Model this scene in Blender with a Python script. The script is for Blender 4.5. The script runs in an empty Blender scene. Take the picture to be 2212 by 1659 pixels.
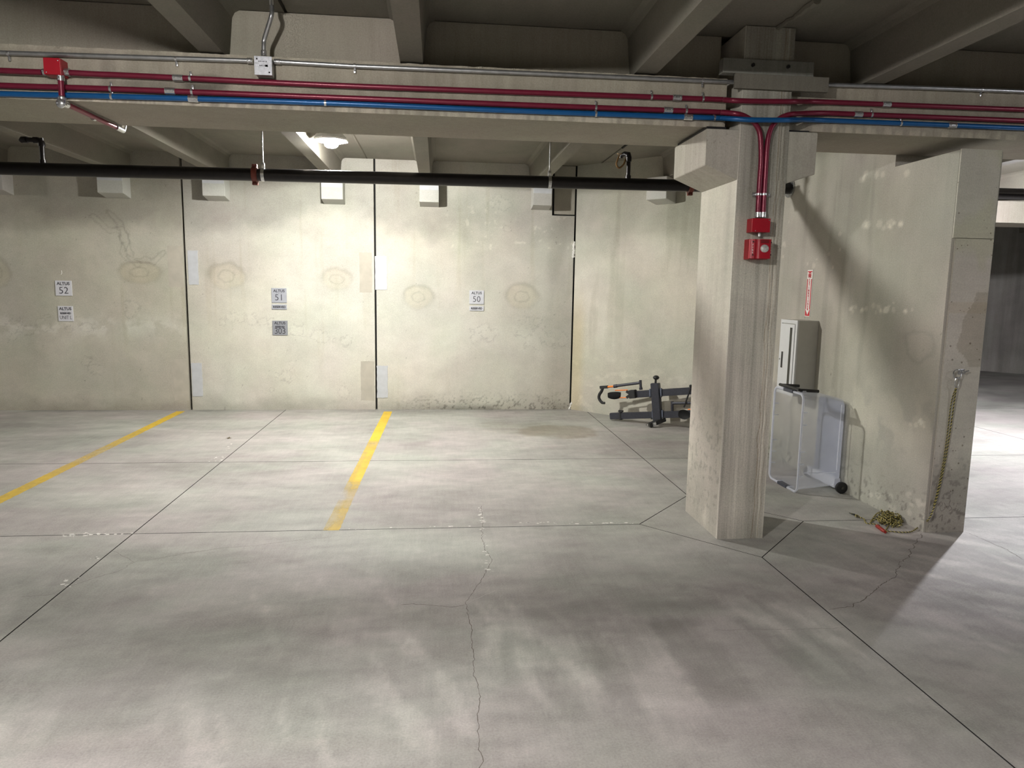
import bpy, bmesh, math, random
import numpy as np
from mathutils import Vector, Matrix
random.seed(7)
S = bpy.context.scene
COL = S.collection

# ------------------------------------------------------------------ camera
IW, IH, FPX, EYE = 2212.0, 1659.0, 1534.0, 1.6
CX, CY = IW / 2, IH / 2
_dy = np.array([945 - CX, 620 - CY, FPX]); _dy /= np.linalg.norm(_dy)
_dn = np.array([920 - CX, 12220 - CY, FPX]); _dn /= np.linalg.norm(_dn)
_dn = _dn - _dy * _dn.dot(_dy); _dn /= np.linalg.norm(_dn)
_up = -_dn; _dx = np.cross(_dy, _up)
if _dx[0] < 0: _dx = -_dx
R = np.array([_dx, _dy, _up])                 # world = R @ camera(x right, y down, z forward)
def ray(x, y): return R @ np.array([x - CX, y - CY, FPX])
def G(x, y, z=0.0):                           # where the line of sight meets the level z
    d = ray(x, y); t = (z - EYE) / d[2]; return Vector((d[0] * t, d[1] * t, z))
def W(x, y, Y):                               # ... the vertical plane at depth Y
    d = ray(x, y); t = Y / d[1]; return Vector((d[0] * t, Y, EYE + d[2] * t))
def SX(x, y, X):                              # ... the side plane at X
    d = ray(x, y); t = X / d[0]; return Vector((X, d[1] * t, EYE + d[2] * t))
def VP(x, y, p, n):                           # ... any plane through p with normal n
    d = Vector(ray(x, y)); o = Vector((0, 0, EYE)); n = Vector(n)
    return o + d * ((Vector(p) - o).dot(n) / d.dot(n))

cam_d = bpy.data.cameras.new('camera'); cam = bpy.data.objects.new('camera', cam_d); COL.objects.link(cam)
cam_d.sensor_width = 36; cam_d.lens = FPX / IW * 36; cam_d.clip_start = 0.05; cam_d.clip_end = 100
M = Matrix.Identity(4)
for i in range(3):
    M[i][0] = R[i, 0]; M[i][1] = -R[i, 1]; M[i][2] = -R[i, 2]
M[0][3], M[1][3], M[2][3] = 0, 0, EYE
cam.matrix_world = M
S.camera = cam

# ------------------------------------------------------------------ world, exposure
S.view_settings.view_transform = 'Standard'; S.view_settings.look = 'None'
S.view_settings.gamma = 1; S.view_settings.use_curve_mapping = False
S.view_settings.exposure = 1.25
wd = bpy.data.worlds.new('world'); S.world = wd; wd.use_nodes = True
wd.node_tree.nodes['Background'].inputs[0].default_value = (0.02, 0.022, 0.025, 1)
wd.node_tree.nodes['Background'].inputs[1].default_value = 0.5
S.cycles.max_bounces = 8; S.cycles.diffuse_bounces = 6
S.cycles.transparent_max_bounces = 16
S.cycles.sample_clamp_indirect = 4.0
# lamp list: x, y, z, emission strength, colour, label
LAMPS = [
    (-0.99, 7.02, 2.905, 560, (1.0, 0.98, 0.925), 'bright lamp between the ceiling ribs above the reserved stalls'),
    (-1.12, 0.90, 2.865, 430, (1.0, 0.965, 0.93), 'ceiling lamp in the near bay above the drive aisle, left of the column'),
    (6.55, 7.00, 2.865, 880, (0.96, 0.95, 1.0), 'cool ceiling lamp in the bay behind the right-hand shear wall'),
    (6.50, 0.90, 2.865, 130, (0.95, 0.95, 1.0), 'ceiling lamp in the near bay to the right of the shear wall'),
    (-8.60, 7.02, 2.865, 150, (1.0, 0.95, 0.86), 'unseen fill lamp added far to the left over the back stalls'),  # no lamp seen here; added to brighten the left wall panel
    (-8.60, 0.90, 2.865, 140, (0.95, 0.95, 1.0), 'unseen fill lamp added far to the left over the drive aisle'),  # unseen fill, added for ambient light from the left aisle
    (-1.10, -5.2, 2.865, 200, (1.0, 0.955, 0.90), 'unseen fill lamp added behind the viewpoint over the opposite stalls'),  # added out of view to lift the ambient light
]

# ------------------------------------------------------------------ noise for wear maps
_tab = np.random.RandomState(3).rand(256, 256)
def vnoise(x, y):
    xi = np.floor(x).astype(int); yi = np.floor(y).astype(int)
    fx = x - xi; fy = y - yi
    fx = fx * fx * (3 - 2 * fx); fy = fy * fy * (3 - 2 * fy)
    a = _tab[xi % 256, yi % 256]; b = _tab[(xi + 1) % 256, yi % 256]
    c = _tab[xi % 256, (yi + 1) % 256]; d = _tab[(xi + 1) % 256, (yi + 1) % 256]
    return (a * (1 - fx) + b * fx) * (1 - fy) + (c * (1 - fx) + d * fx) * fy
def fbm(x, y, o=5):
    s = 0; a = .5; n = 0
    for k in range(o):
        s = s + a * vnoise(x + 17.3 * k, y + 5.1 * k); n += a; x = x * 2.03; y = y * 2.03; a *= .5
    return s / n
def sstep(a, b, x):
    t = np.clip((x - a) / (b - a), 0, 1); return t * t * (3 - 2 * t)

# ------------------------------------------------------------------ materials
def mat(name, col, rough=.5, metal=0, spec=.5, var=.06, scale=20, bump=0.0):
    m = bpy.data.materials.new(name); m.use_nodes = True
    nt = m.node_tree; b = nt.nodes['Principled BSDF']
    b.inputs['Roughness'].default_value = rough; b.inputs['Metallic'].default_value = metal
    b.inputs['Specular IOR Level'].default_value = spec
    geo = nt.nodes.new('ShaderNodeNewGeometry')
    n = nt.nodes.new('ShaderNodeTexNoise'); n.inputs['Scale'].default_value = scale; n.inputs['Detail'].default_value = 4
    nt.links.new(geo.outputs['Position'], n.inputs['Vector'])
    r = nt.nodes.new('ShaderNodeMapRange'); r.inputs['From Min'].default_value = .3; r.inputs['From Max'].default_value = .7
    r.inputs['To Min'].default_value = 1 - var; r.inputs['To Max'].default_value = 1 + var
    nt.links.new(n.outputs['Fac'], r.inputs['Value'])
    h = nt.nodes.new('ShaderNodeHueSaturation'); h.inputs['Color'].default_value = (*col, 1)
    nt.links.new(r.outputs[0], h.inputs['Value']); nt.links.new(h.outputs[0], b.inputs['Base Color'])
    if bump:
        bp = nt.nodes.new('ShaderNodeBump'); bp.inputs['Strength'].default_value = bump; bp.inputs['Distance'].default_value = .01
        nt.links.new(n.outputs['Fac'], bp.inputs['Height']); nt.links.new(bp.outputs[0], b.inputs['Normal'])
    return m

def concrete(name, dark, light, big=(.8, .8, .8), mid=(5, 5, 5), streak=None, sk=.25, rough=.85, spec=.3,
             bump=.25, pits=0.0, contrast=1.0, brush=None, bk=0.0):
    m = bpy.data.materials.new(name); m.use_nodes = True
    nt = m.node_tree; L = nt.links.new; b = nt.nodes['Principled BSDF']
    b.inputs['Specular IOR Level'].default_value = spec
    geo = nt.nodes.new('ShaderNodeNewGeometry')
    def noise(sc, det=6, ro=.55, scale=1.0, dist=0.0):
        mp = nt.nodes.new('ShaderNodeMapping'); mp.inputs['Scale'].default_value = sc
        L(geo.outputs['Position'], mp.inputs['Vector'])
        n = nt.nodes.new('ShaderNodeTexNoise'); n.inputs['Scale'].default_value = scale
        n.inputs['Detail'].default_value = det; n.inputs['Roughness'].default_value = ro
        n.inputs['Distortion'].default_value = dist
        L(mp.outputs[0], n.inputs['Vector']); return n.outputs['Fac']
    def mad(x, mul, add):
        q = nt.nodes.new('ShaderNodeMath'); q.operation = 'MULTIPLY_ADD'
        q.inputs[1].default_value = mul; q.inputs[2].default_value = add
        L(x, q.inputs[0]); return q.outputs[0]
    def addn(a, c):
        q = nt.nodes.new('ShaderNodeMath'); q.operation = 'ADD'; L(a, q.inputs[0]); L(c, q.inputs[1]); return q.outputs[0]
    f = mad(noise(big, 7, .6, dist=.6), 1.5 * contrast, .5 - .75 * contrast)
    f = addn(f, mad(noise(mid, 6, .6), .7 * contrast, -.35 * contrast))
    fine = noise((110, 110, 110), 4, .75)
    f = addn(f, mad(fine, 1.1, -.55))
    if streak: f = addn(f, mad(noise(streak, 5, .7), sk * 4, -sk * 2))
    if brush: f = addn(f, mad(noise(brush, 4, .7), bk * 4, -bk * 2))
    mx = nt.nodes.new('ShaderNodeMix'); mx.data_type = 'RGBA'
    mx.inputs[6].default_value = (*dark, 1); mx.inputs[7].default_value = (*light, 1)
    L(f, mx.inputs[0])
    # slow drift of hue, warm against greenish grey
    hu = noise((1.3, 1.3, 1.3), 3, .5)
    rp = nt.nodes.new('ShaderNodeValToRGB')
    rp.color_ramp.elements[0].position = .35; rp.color_ramp.elements[0].color = (.975, 1.0, .955, 1)
    rp.color_ramp.elements[1].position = .65; rp.color_ramp.elements[1].color = (1.02, .985, .985, 1)
    L(hu, rp.inputs[0])
    m1 = nt.nodes.new('ShaderNodeMix'); m1.data_type = 'RGBA'; m1.blend_type = 'MULTIPLY'; m1.inputs[0].default_value = 1
    L(mx.outputs[2], m1.inputs[6]); L(rp.outputs[0], m1.inputs[7])
    at = nt.nodes.new('ShaderNodeAttribute'); at.attribute_name = 'tint'
    m2 = nt.nodes.new('ShaderNodeMix'); m2.data_type = 'RGBA'; m2.blend_type = 'MULTIPLY'; m2.inputs[0].default_value = 1
    L(m1.outputs[2], m2.inputs[6]); L(at.outputs['Color'], m2.inputs[7])
    out = m2.outputs[2]
    if pits:
        v = nt.nodes.new('ShaderNodeTexVoronoi'); v.inputs['Scale'].default_value = 22
        L(geo.outputs['Position'], v.inputs['Vector'])
        gate = noise((3, 3, 3), 2, .5)
        th = mad(gate, .5, -.17)
        q = nt.nodes.new('ShaderNodeMath'); q.operation = 'LESS_THAN'; L(v.outputs['Distance'], q.inputs[0]); L(th, q.inputs[1])
        m3 = nt.nodes.new('ShaderNodeMix'); m3.data_type = 'RGBA'; m3.blend_type = 'MULTIPLY'
        q2 = mad(q.outputs[0], pits, 0); L(q2, m3.inputs[0]); L(out, m3.inputs[6]); m3.inputs[7].default_value = (.45, .42, .38, 1)
        out = m3.outputs[2]
    L(out, b.inputs['Base Color'])
    rr = mad(f, -.12, rough + .06); L(rr, b.inputs['Roughness'])
    bp = nt.nodes.new('ShaderNodeBump'); bp.inputs['Strength'].default_value = bump; bp.inputs['Distance'].default_value = .006
    hgt = addn(fine, noise(mid, 5, .6))
    if streak: hgt = addn(hgt, noise(streak, 5, .7))
    if brush: hgt = addn(hgt, noise(brush, 4, .7))
    L(hgt, bp.inputs['Height']); L(bp.outputs[0], b.inputs['Normal'])
    return m

WALLM = concrete('wall_concrete', (.34, .33, .288), (.72, .705, .635), big=(.7, .7, .9), mid=(5, 5, 6), contrast=.55, bump=.15,
                 streak=(7, 7, .5), sk=.03)
SHEARM = concrete('shear_wall_concrete', (.29, .278, .245), (.56, .54, .485), big=(.9, .9, .8), mid=(4, 4, 4), contrast=.6, bump=.2,
                  streak=(9, 9, .5), sk=.06)
ENDM = concrete('trowelled_concrete', (.42, .40, .355), (.70, .675, .61), mid=(4, 4, 26), contrast=.6, bump=.5, pits=.9)
COLM = concrete('board_marked_concrete', (.29, .275, .245), (.70, .675, .62), big=(1.2, 1.2, .6), mid=(6, 6, 4), streak=(30, 30, .55), sk=.42,
                contrast=.5, bump=.55)
CORBW = concrete('wall_corbel_concrete', (.36, .355, .335), (.60, .595, .575), contrast=.6, bump=.2)
CORBM = concrete('corbel_concrete', (.27, .25, .215), (.50, .475, .42), streak=(22, 22, .9), sk=.22, contrast=.6, bump=.4, pits=.3)
COLSIDEM = concrete('smeared_concrete', (.40, .38, .34), (.70, .67, .61), big=(1.2, 1.6, .8), mid=(5, 7, 24), streak=(10, 22, .6), sk=.12, contrast=.55,
                    bump=.45)
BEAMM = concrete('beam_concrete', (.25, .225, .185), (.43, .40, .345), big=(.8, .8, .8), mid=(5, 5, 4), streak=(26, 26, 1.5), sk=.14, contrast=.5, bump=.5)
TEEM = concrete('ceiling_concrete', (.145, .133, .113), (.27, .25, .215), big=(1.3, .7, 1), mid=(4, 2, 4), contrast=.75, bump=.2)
FLOORM = concrete('floor_concrete', (.235, .225, .211), (.50, .487, .466), big=(.7, 1.1, 1), mid=(2.2, 5.0, 1), contrast=.85, bump=.22,
                  rough=.60, spec=.4, brush=(30, 3.0, 1), bk=.09)
FARM = concrete('dark_wall_concrete', (.17, .16, .15), (.34, .33, .31), streak=(5, 5, .25), sk=.3, contrast=.6)
GAPM = mat('joint_filler', (.012, .012, .012), .9, var=.2)
CRACKM = mat('crack_shadow_dirt', (.14, .12, .105), .95, var=.3, scale=40)
WHITEEFF = mat('white_efflorescence', (.72, .71, .67), .95, var=.1, scale=60)
REDP = mat('red_enamel', (.36, .006, .018), .35, var=.05)
REDC = mat('maroon_conduit_paint', (.17, .012, .034), .32, metal=.25, var=.08)
BLUEC = mat('blue_conduit_paint', (.006, .09, .27), .32, metal=.2, var=.08)
EMT = mat('galvanised_steel', (.46, .47, .48), .30, metal=.85, var=.12, scale=30)
ZINC = mat('bright_zinc', (.62, .63, .64), .25, metal=.9, var=.15, scale=80)
BLACKP = mat('black_steel_pipe', (.012, .010, .011), .32, metal=.3, var=.2)
COUP = mat('oxide_red_coupling', (.14, .025, .015), .5, var=.2)
BRONZE = mat('bronze', (.25, .15, .07), .4, metal=.8)
ALUM = mat('satin_sign_plate', (.56, .57, .61), .42, metal=.1, var=.04)
ALU = mat('brushed_aluminium_sign', (.40, .415, .46), .42, metal=.25, var=.04)
ALUW = mat('light_sign_plate', (.68, .68, .72), .45, metal=.1, var=.03)
ALUD = mat('grey_sign_plate', (.29, .30, .325), .42, metal=.3, var=.04)
INK = mat('sign_ink', (.035, .035, .045), .6)
CABM = mat('cabinet_enamel', (.66, .67, .68), .35, var=.02)
CABS = mat('cabinet_side_enamel', (.50, .49, .45), .45, var=.03)
GLASSD = mat('dark_glazing', (.035, .035, .03), .15)
BLACKPL = mat('black_plastic', (.012, .012, .013), .4, var=.15)
NAVYPL = mat('dark_blue_grey_plastic', (.05, .055, .075), .45, var=.1)
RACKM = mat('charcoal_powder_coat', (.045, .047, .060), .38, metal=.3, var=.12, scale=50)
RACKB = mat('black_rubber', (.016, .016, .017), .6, var=.2)
ORANGE = mat('orange_anodised_metal', (.85, .22, .03), .35, metal=.3)
SIGNW = mat('white_vinyl', (.85, .83, .80), .5, var=.02)
SIGNR = mat('red_vinyl', (.55, .015, .03), .5, var=.04)
YROPE = mat('yellow_cord', (.50, .42, .13), .8, var=.35, scale=120)
KROPE = mat('dark_green_cord', (.03, .035, .03), .85, var=.3, scale=120)
REDH = mat('dull_red_plastic', (.30, .02, .012), .45, var=.2, scale=60)
PLATEM = mat('grey_primed_plate', (.50, .515, .54), .6, var=.05, scale=15)
GROUT = mat('tan_grout', (.44, .41, .345), .9, var=.08, scale=9)
LEAFM = mat('brown_leaf', (.10, .075, .04), .8)
LENSG = mat('clear_reflector_lens', (.75, .75, .72), .12, metal=.5, var=.3, scale=160)

def trans_plastic(name, col, fac):
    m = bpy.data.materials.new(name); m.use_nodes = True; nt = m.node_tree; L = nt.links.new
    b = nt.nodes['Principled BSDF']; b.inputs['Base Color'].default_value = (*col, 1); b.inputs['Roughness'].default_value = .35
    geo = nt.nodes.new('ShaderNodeNewGeometry'); n = nt.nodes.new('ShaderNodeTexNoise'); n.inputs['Scale'].default_value = 7
    L(geo.outputs['Position'], n.inputs['Vector'])
    q = nt.nodes.new('ShaderNodeMapRange'); q.inputs['To Min'].default_value = fac - .05; q.inputs['To Max'].default_value = fac + .05
    L(n.outputs['Fac'], q.inputs['Value'])
    tl = nt.nodes.new('ShaderNodeBsdfTranslucent'); tl.inputs['Color'].default_value = (*col, 1)
    ms = nt.nodes.new('ShaderNodeMixShader'); ms.inputs[0].default_value = .45; L(b.outputs[0], ms.inputs[1]); L(tl.outputs[0], ms.inputs[2])
    tr = nt.nodes.new('ShaderNodeBsdfTransparent'); tr.inputs['Color'].default_value = (.97, .975, .985, 1)
    mt = nt.nodes.new('ShaderNodeMixShader'); L(q.outputs[0], mt.inputs[0]); L(tr.outputs[0], mt.inputs[1]); L(ms.outputs[0], mt.inputs[2])
    L(mt.outputs[0], nt.nodes['Material Output'].inputs['Surface']); return m
TUBM = trans_plastic('translucent_polypropylene', (.82, .85, .94), .34)
TUBB = trans_plastic('frosted_polypropylene', (.86, .88, .95), .80)
TUBR = trans_plastic('milky_polypropylene_rim', (.88, .90, .98), .75)

def paint_mat():
    m = bpy.data.materials.new('worn_yellow_paint'); m.use_nodes = True; nt = m.node_tree; L = nt.links.new
    b = nt.nodes['Principled BSDF']; b.inputs['Roughness'].default_value = .6
    geo = nt.nodes.new('ShaderNodeNewGeometry')
    n = nt.nodes.new('ShaderNodeTexNoise'); n.inputs['Scale'].default_value = 9; n.inputs['Detail'].default_value = 8; n.inputs['Roughness'].default_value = .7
    mp = nt.nodes.new('ShaderNodeMapping'); mp.inputs['Scale'].default_value = (1, .6, 1); L(geo.outputs['Position'], mp.inputs['Vector']); L(mp.outputs[0], n.inputs['Vector'])
    rp = nt.nodes.new('ShaderNodeValToRGB'); rp.color_ramp.elements[0].color = (.60, .38, .03, 1); rp.color_ramp.elements[1].color = (.86, .60, .05, 1)
    L(n.outputs['Fac'], rp.inputs[0]); L(rp.outputs[0], b.inputs['Base Color'])
    at = nt.nodes.new('ShaderNodeAttribute'); at.attribute_name = 'wear'
    s = nt.nodes.new('ShaderNodeMath'); s.operation = 'ADD'; L(at.outputs['Fac'], s.inputs[0])
    q = nt.nodes.new('ShaderNodeMath'); q.operation = 'MULTIPLY_ADD'; q.inputs[1].default_value = .9; q.inputs[2].default_value = -.45
    L(n.outputs['Fac'], q.inputs[0]); L(q.outputs[0], s.inputs[1])
    c = nt.nodes.new('ShaderNodeClamp'); L(s.outputs[0], c.inputs[0])
    tr = nt.nodes.new('ShaderNodeBsdfTransparent'); ms = nt.nodes.new('ShaderNodeMixShader')
    L(c.outputs[0], ms.inputs[0]); L(b.outputs[0], ms.inputs[1]); L(tr.outputs[0], ms.inputs[2])
    L(ms.outputs[0], nt.nodes['Material Output'].inputs['Surface']); return m
PAINT = paint_mat()

# ------------------------------------------------------------------ builders
def wloc(o):
    v = Vector(o.location)
    while o.parent: o = o.parent; v = v + Vector(o.location)
    return v
def link(name, me, m=None, parent=None, label=None, smooth=False):
    me.name = name
    o = bpy.data.objects.new(name, me); COL.objects.link(o)
    if m is not None:
        if isinstance(m, (list, tuple)):
            for k in m: me.materials.append(k)
        else: me.materials.append(m)
    if parent is not None:
        me.transform(Matrix.Translation(-wloc(parent))); o.parent = parent
    elif len(me.vertices):
        co = np.array([v.co[:] for v in me.vertices]); lo = co.min(0); hi = co.max(0)
        c = Vector(((lo[0] + hi[0]) / 2, (lo[1] + hi[1]) / 2, lo[2])); me.transform(Matrix.Translation(-c)); o.location = c
    if label: o['label'] = label
    if smooth:
        me.polygons.foreach_set('use_smooth', [True] * len(me.polygons))
        try: me.set_sharp_from_angle(angle=math.radians(40))
        except Exception: pass
    if 'tint' not in me.attributes:
        a = me.attributes.new('tint', 'FLOAT_COLOR', 'POINT'); a.data.foreach_set('color', np.ones(len(me.vertices) * 4, dtype=np.float32))
    return o
def obj(name, bm, m=None, parent=None, label=None, smooth=False):
    bmesh.ops.recalc_face_normals(bm, faces=bm.faces[:])
    me = bpy.data.meshes.new(name); bm.to_mesh(me); bm.free()
    return link(name, me, m, parent, label, smooth)
def thing(name, label, cat, loc=(0, 0, 0), group=None):
    o = bpy.data.objects.new(name, None); COL.objects.link(o); o.location = loc; o.empty_display_size = .1
    o['label'] = label; o['category'] = cat
    if group: o['group'] = group
    return o
def tag(o, label, cat, group=None):
    o['label'] = label; o['category'] = cat
    if group: o['group'] = group
    return o
def setting(name, loc=(0, 0, 0), label=None):
    o = bpy.data.objects.new(name, None); COL.objects.link(o); o.location = loc; o['kind'] = 'structure'; o.empty_display_size = .1
    if label: o['label'] = label
    return o
def ebox(bm, lo, hi, bev=0.0, mtx=None, mi=0):
    r = bmesh.ops.create_cube(bm, size=1); vs = r['verts']
    lo = Vector(lo); hi = Vector(hi); c = (lo + hi) / 2; s = hi - lo
    for v in vs: v.co = Vector((v.co.x * s.x, v.co.y * s.y, v.co.z * s.z)) + c
    if mtx is not None:
        for v in vs: v.co = mtx @ v.co
    fs = set(f for v in vs for f in v.link_faces)
    for f in fs: f.material_index = mi
    if bev:
        es = set(e for v in vs for e in v.link_edges)
        bmesh.ops.bevel(bm, geom=list(es), offset=bev, segments=2, profile=.6, affect='EDGES', clamp_overlap=True)
def cat(pts, n=8):                            # smooth path through points
    pts = [Vector(p) for p in pts]; out = []
    P = [pts[0] * 2 - pts[1]] + pts + [pts[-1] * 2 - pts[-2]]
    for i in range(1, len(P) - 2):
        a, b, c, d = P[i - 1], P[i], P[i + 1], P[i + 2]
        for k in range(n):
            t = k / n
            out.append(.5 * ((2 * b) + (c - a) * t + (2 * a - 5 * b + 4 * c - d) * t * t + (3 * b - a - 3 * c + d) * t ** 3))
    out.append(pts[-1]); return out
def etube(bm, path, r, seg=12, cap=True, mi=0):
    path = [Vector(p) for p in path]; n = len(path); rings = []
    rr = r if isinstance(r, (list, tuple)) else [r] * n
    t0 = (path[1] - path[0]).normalized()
    u = t0.orthogonal().normalized()
    for i, p in enumerate(path):
        t = (path[min(i + 1, n - 1)] - path[max(i - 1, 0)])
        t = t.normalized() if t.length > 1e-9 else t0
        u = (u - t * u.dot(t)).normalized(); w = t.cross(u)
        rings.append([bm.verts.new(p + (u * math.cos(2 * math.pi * k / seg) + w * math.sin(2 * math.pi * k / seg)) * rr[i]) for k in range(seg)])
    for i in range(n - 1):
        for k in range(seg):
            f = bm.faces.new((rings[i][k], rings[i][(k + 1) % seg], rings[i + 1][(k + 1) % seg], rings[i + 1][k])); f.material_index = mi
    if cap:
        for rg in (rings[0][::-1], rings[-1]):
            f = bm.faces.new(rg); f.material_index = mi
def tube(name, path, r, m, parent=None, seg=12, label=None):
    bm = bmesh.new(); etube(bm, path, r, seg); return obj(name, bm, m, parent, label, smooth=True)
def box(name, lo, hi, m, parent=None, bev=0.0, label=None, mtx=None):
    bm = bmesh.new(); ebox(bm, lo, hi, bev, mtx); return obj(name, bm, m, parent, label)
def eprism(bm, poly, v):                      # polygon (3d points) extruded by vector v
    v = Vector(v); a = [bm.verts.new(Vector(p)) for p in poly]; b = [bm.verts.new(Vector(p) + v) for p in poly]
    bm.faces.new(a); bm.faces.new(b[::-1]); n = len(a)
    for i in range(n): bm.faces.new((a[i], b[i], b[(i + 1) % n], a[(i + 1) % n]))
def prism(name, poly, v, m, parent=None, bev=0.0, label=None, smooth=False):
    bm = bmesh.new(); eprism(bm, poly, v)
    if bev: bmesh.ops.bevel(bm, geom=bm.edges[:], offset=bev, segments=1, affect='EDGES')
    return obj(name, bm, m, parent, label, smooth)
def panel(name, o, u, v, nrm, thick, lu, lv, step, m, parent=None, paint=None, label=None, relief=None):
    """a slab whose front face is a fine grid carrying painted-in wear ('tint'); o = lower corner, nrm = outward"""
    o = Vector(o); u = Vector(u).normalized(); v = Vector(v).normalized(); nrm = Vector(nrm).normalized()
    nu = max(2, int(lu / step) + 1); nv = max(2, int(lv / step) + 1)
    a = np.linspace(0, lu, nu); b = np.linspace(0, lv, nv); A, B = np.meshgrid(a, b)
    P = np.array(o)[None, None] + A[..., None] * np.array(u) + B[..., None] * np.array(v)
    if relief is not None: P = P + relief(A, B)[..., None] * np.array(nrm)
    V = P.reshape(-1, 3); idx = np.arange(nu * nv).reshape(nv, nu)
    q = np.stack([idx[:-1, :-1], idx[:-1, 1:], idx[1:, 1:], idx[1:, :-1]], -1).reshape(-1, 4)
    flip = u.cross(v).dot(nrm) < 0
    if flip: q = q[:, ::-1]
    N = len(V); back = [o - nrm * thick, o + u * lu - nrm * thick, o + u * lu + v * lv - nrm * thick, o + v * lv - nrm * thick]
    V = np.vstack([V, np.array([list(p) for p in back])])
    F = q.tolist()
    rims = [(idx[0, :], N, N + 1), (idx[:, -1], N + 1, N + 2), (idx[-1, ::-1], N + 2, N + 3), (idx[::-1, 0], N + 3, N)]
    for e, b0, b1 in rims:
        f = [b0, b1] + [int(k) for k in e[::-1]]
        F.append(f[::-1] if flip else f)
    bk = [N + 3, N + 2, N + 1, N]; F.append(bk[::-1] if flip else bk)
    me = bpy.data.meshes.new(name); me.from_pydata(V.tolist(), [], F); me.update()
    T = np.ones((len(V), 4), dtype=np.float32)
    if paint is not None:
        c = paint(P[..., 0].ravel(), P[..., 1].ravel(), P[..., 2].ravel()); T[:N, :3] = np.clip(c, .03, 1.6)
    at = me.attributes.new('tint', 'FLOAT_COLOR', 'POINT'); at.data.foreach_set('color', T.ravel())
    return link(name, me, m, parent, label)
def text(body, size, c, right, up, m, parent, bold=0.0, name='lettering', depth=.0006, sx=1.0, spacing=1.0):
    cu = bpy.data.curves.new('t', 'FONT'); cu.body = body; cu.size = size; cu.extrude = depth; cu.offset = bold
    cu.align_x = 'CENTER'; cu.align_y = 'CENTER'; cu.space_character = spacing; cu.resolution_u = 4
    to = bpy.data.objects.new('t', cu); COL.objects.link(to)
    dg = bpy.context.evaluated_depsgraph_get(); dg.update()
    me = bpy.data.meshes.new_from_object(to.evaluated_get(dg)); bpy.data.objects.remove(to)
    right = Vector(right).normalized(); up = Vector(up).normalized(); n = right.cross(up)
    mt = Matrix.Identity(4)
    for i in range(3): mt[i][0] = right[i] * sx; mt[i][1] = up[i]; mt[i][2] = n[i]; mt[i][3] = c[i]
    me.transform(mt); me.materials.clear()
    return link(name, me, m, parent)

# ================================================================== FLOOR
GX, GX2 = -1.94, 1.97
DL, DF, DR, DB = Vector((1.39, 4.61)), Vector((GX2, 3.965)), Vector((2.58, 4.61)), Vector((GX2, 5.27))
floor = setting('floor', (0, 0, 0))
box('joint_bed', (-14, -8, -.15), (16.5, 16.5, -.025), GAPM, floor)
_wet = G(1205, 932); _wet2 = G(1125, 925)
SPOTS = [(G(505, 1050), .10, .13, .90), (G(420, 1045), .16, .18, .93), (G(1085, 1120), .16, .10, .88), (G(1230, 1300), .5, .25, .90), (G(700, 1400), .9, .3, .92),
         (G(1330, 1330), .45, .22, .87), (G(300, 1470), .7, .3, .93), (G(1500, 1380), .5, .35, .90), (G(170, 1210), .45, .35, .93),
         (G(1170, 1140), .08, .05, .87), (G(1560, 1290), .3, .2, .9), (G(1330, 905), .2, .05, .95)]
STROKES = [(G(1058, 1352), G(1064, 1440), .060, .22), (G(1335, 1335), G(1475, 1560), .150, .15), (G(1215, 1372), G(1270, 1490), .11, .15), (G(1570, 1285), G(1720, 1400), .09, .17),
           (G(1480, 1272), G(1560, 1290), .06, .18), (G(1130, 1365), G(1150, 1500), .07, .08), (G(1275, 1370), G(1375, 1580), .09, -.16), (G(1440, 1330), G(1610, 1540), .14, -.17),
           (G(1600, 1330), G(1800, 1480), .09, -.13), (G(1090, 1360), G(1110, 1500), .05, -.12), (G(1180, 1440), G(1230, 1560), .07, -.12), (G(1650, 1290), G(1900, 1450), .07, .12), (G(1690, 1330), G(1900, 1490), .05, -.14)]
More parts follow.
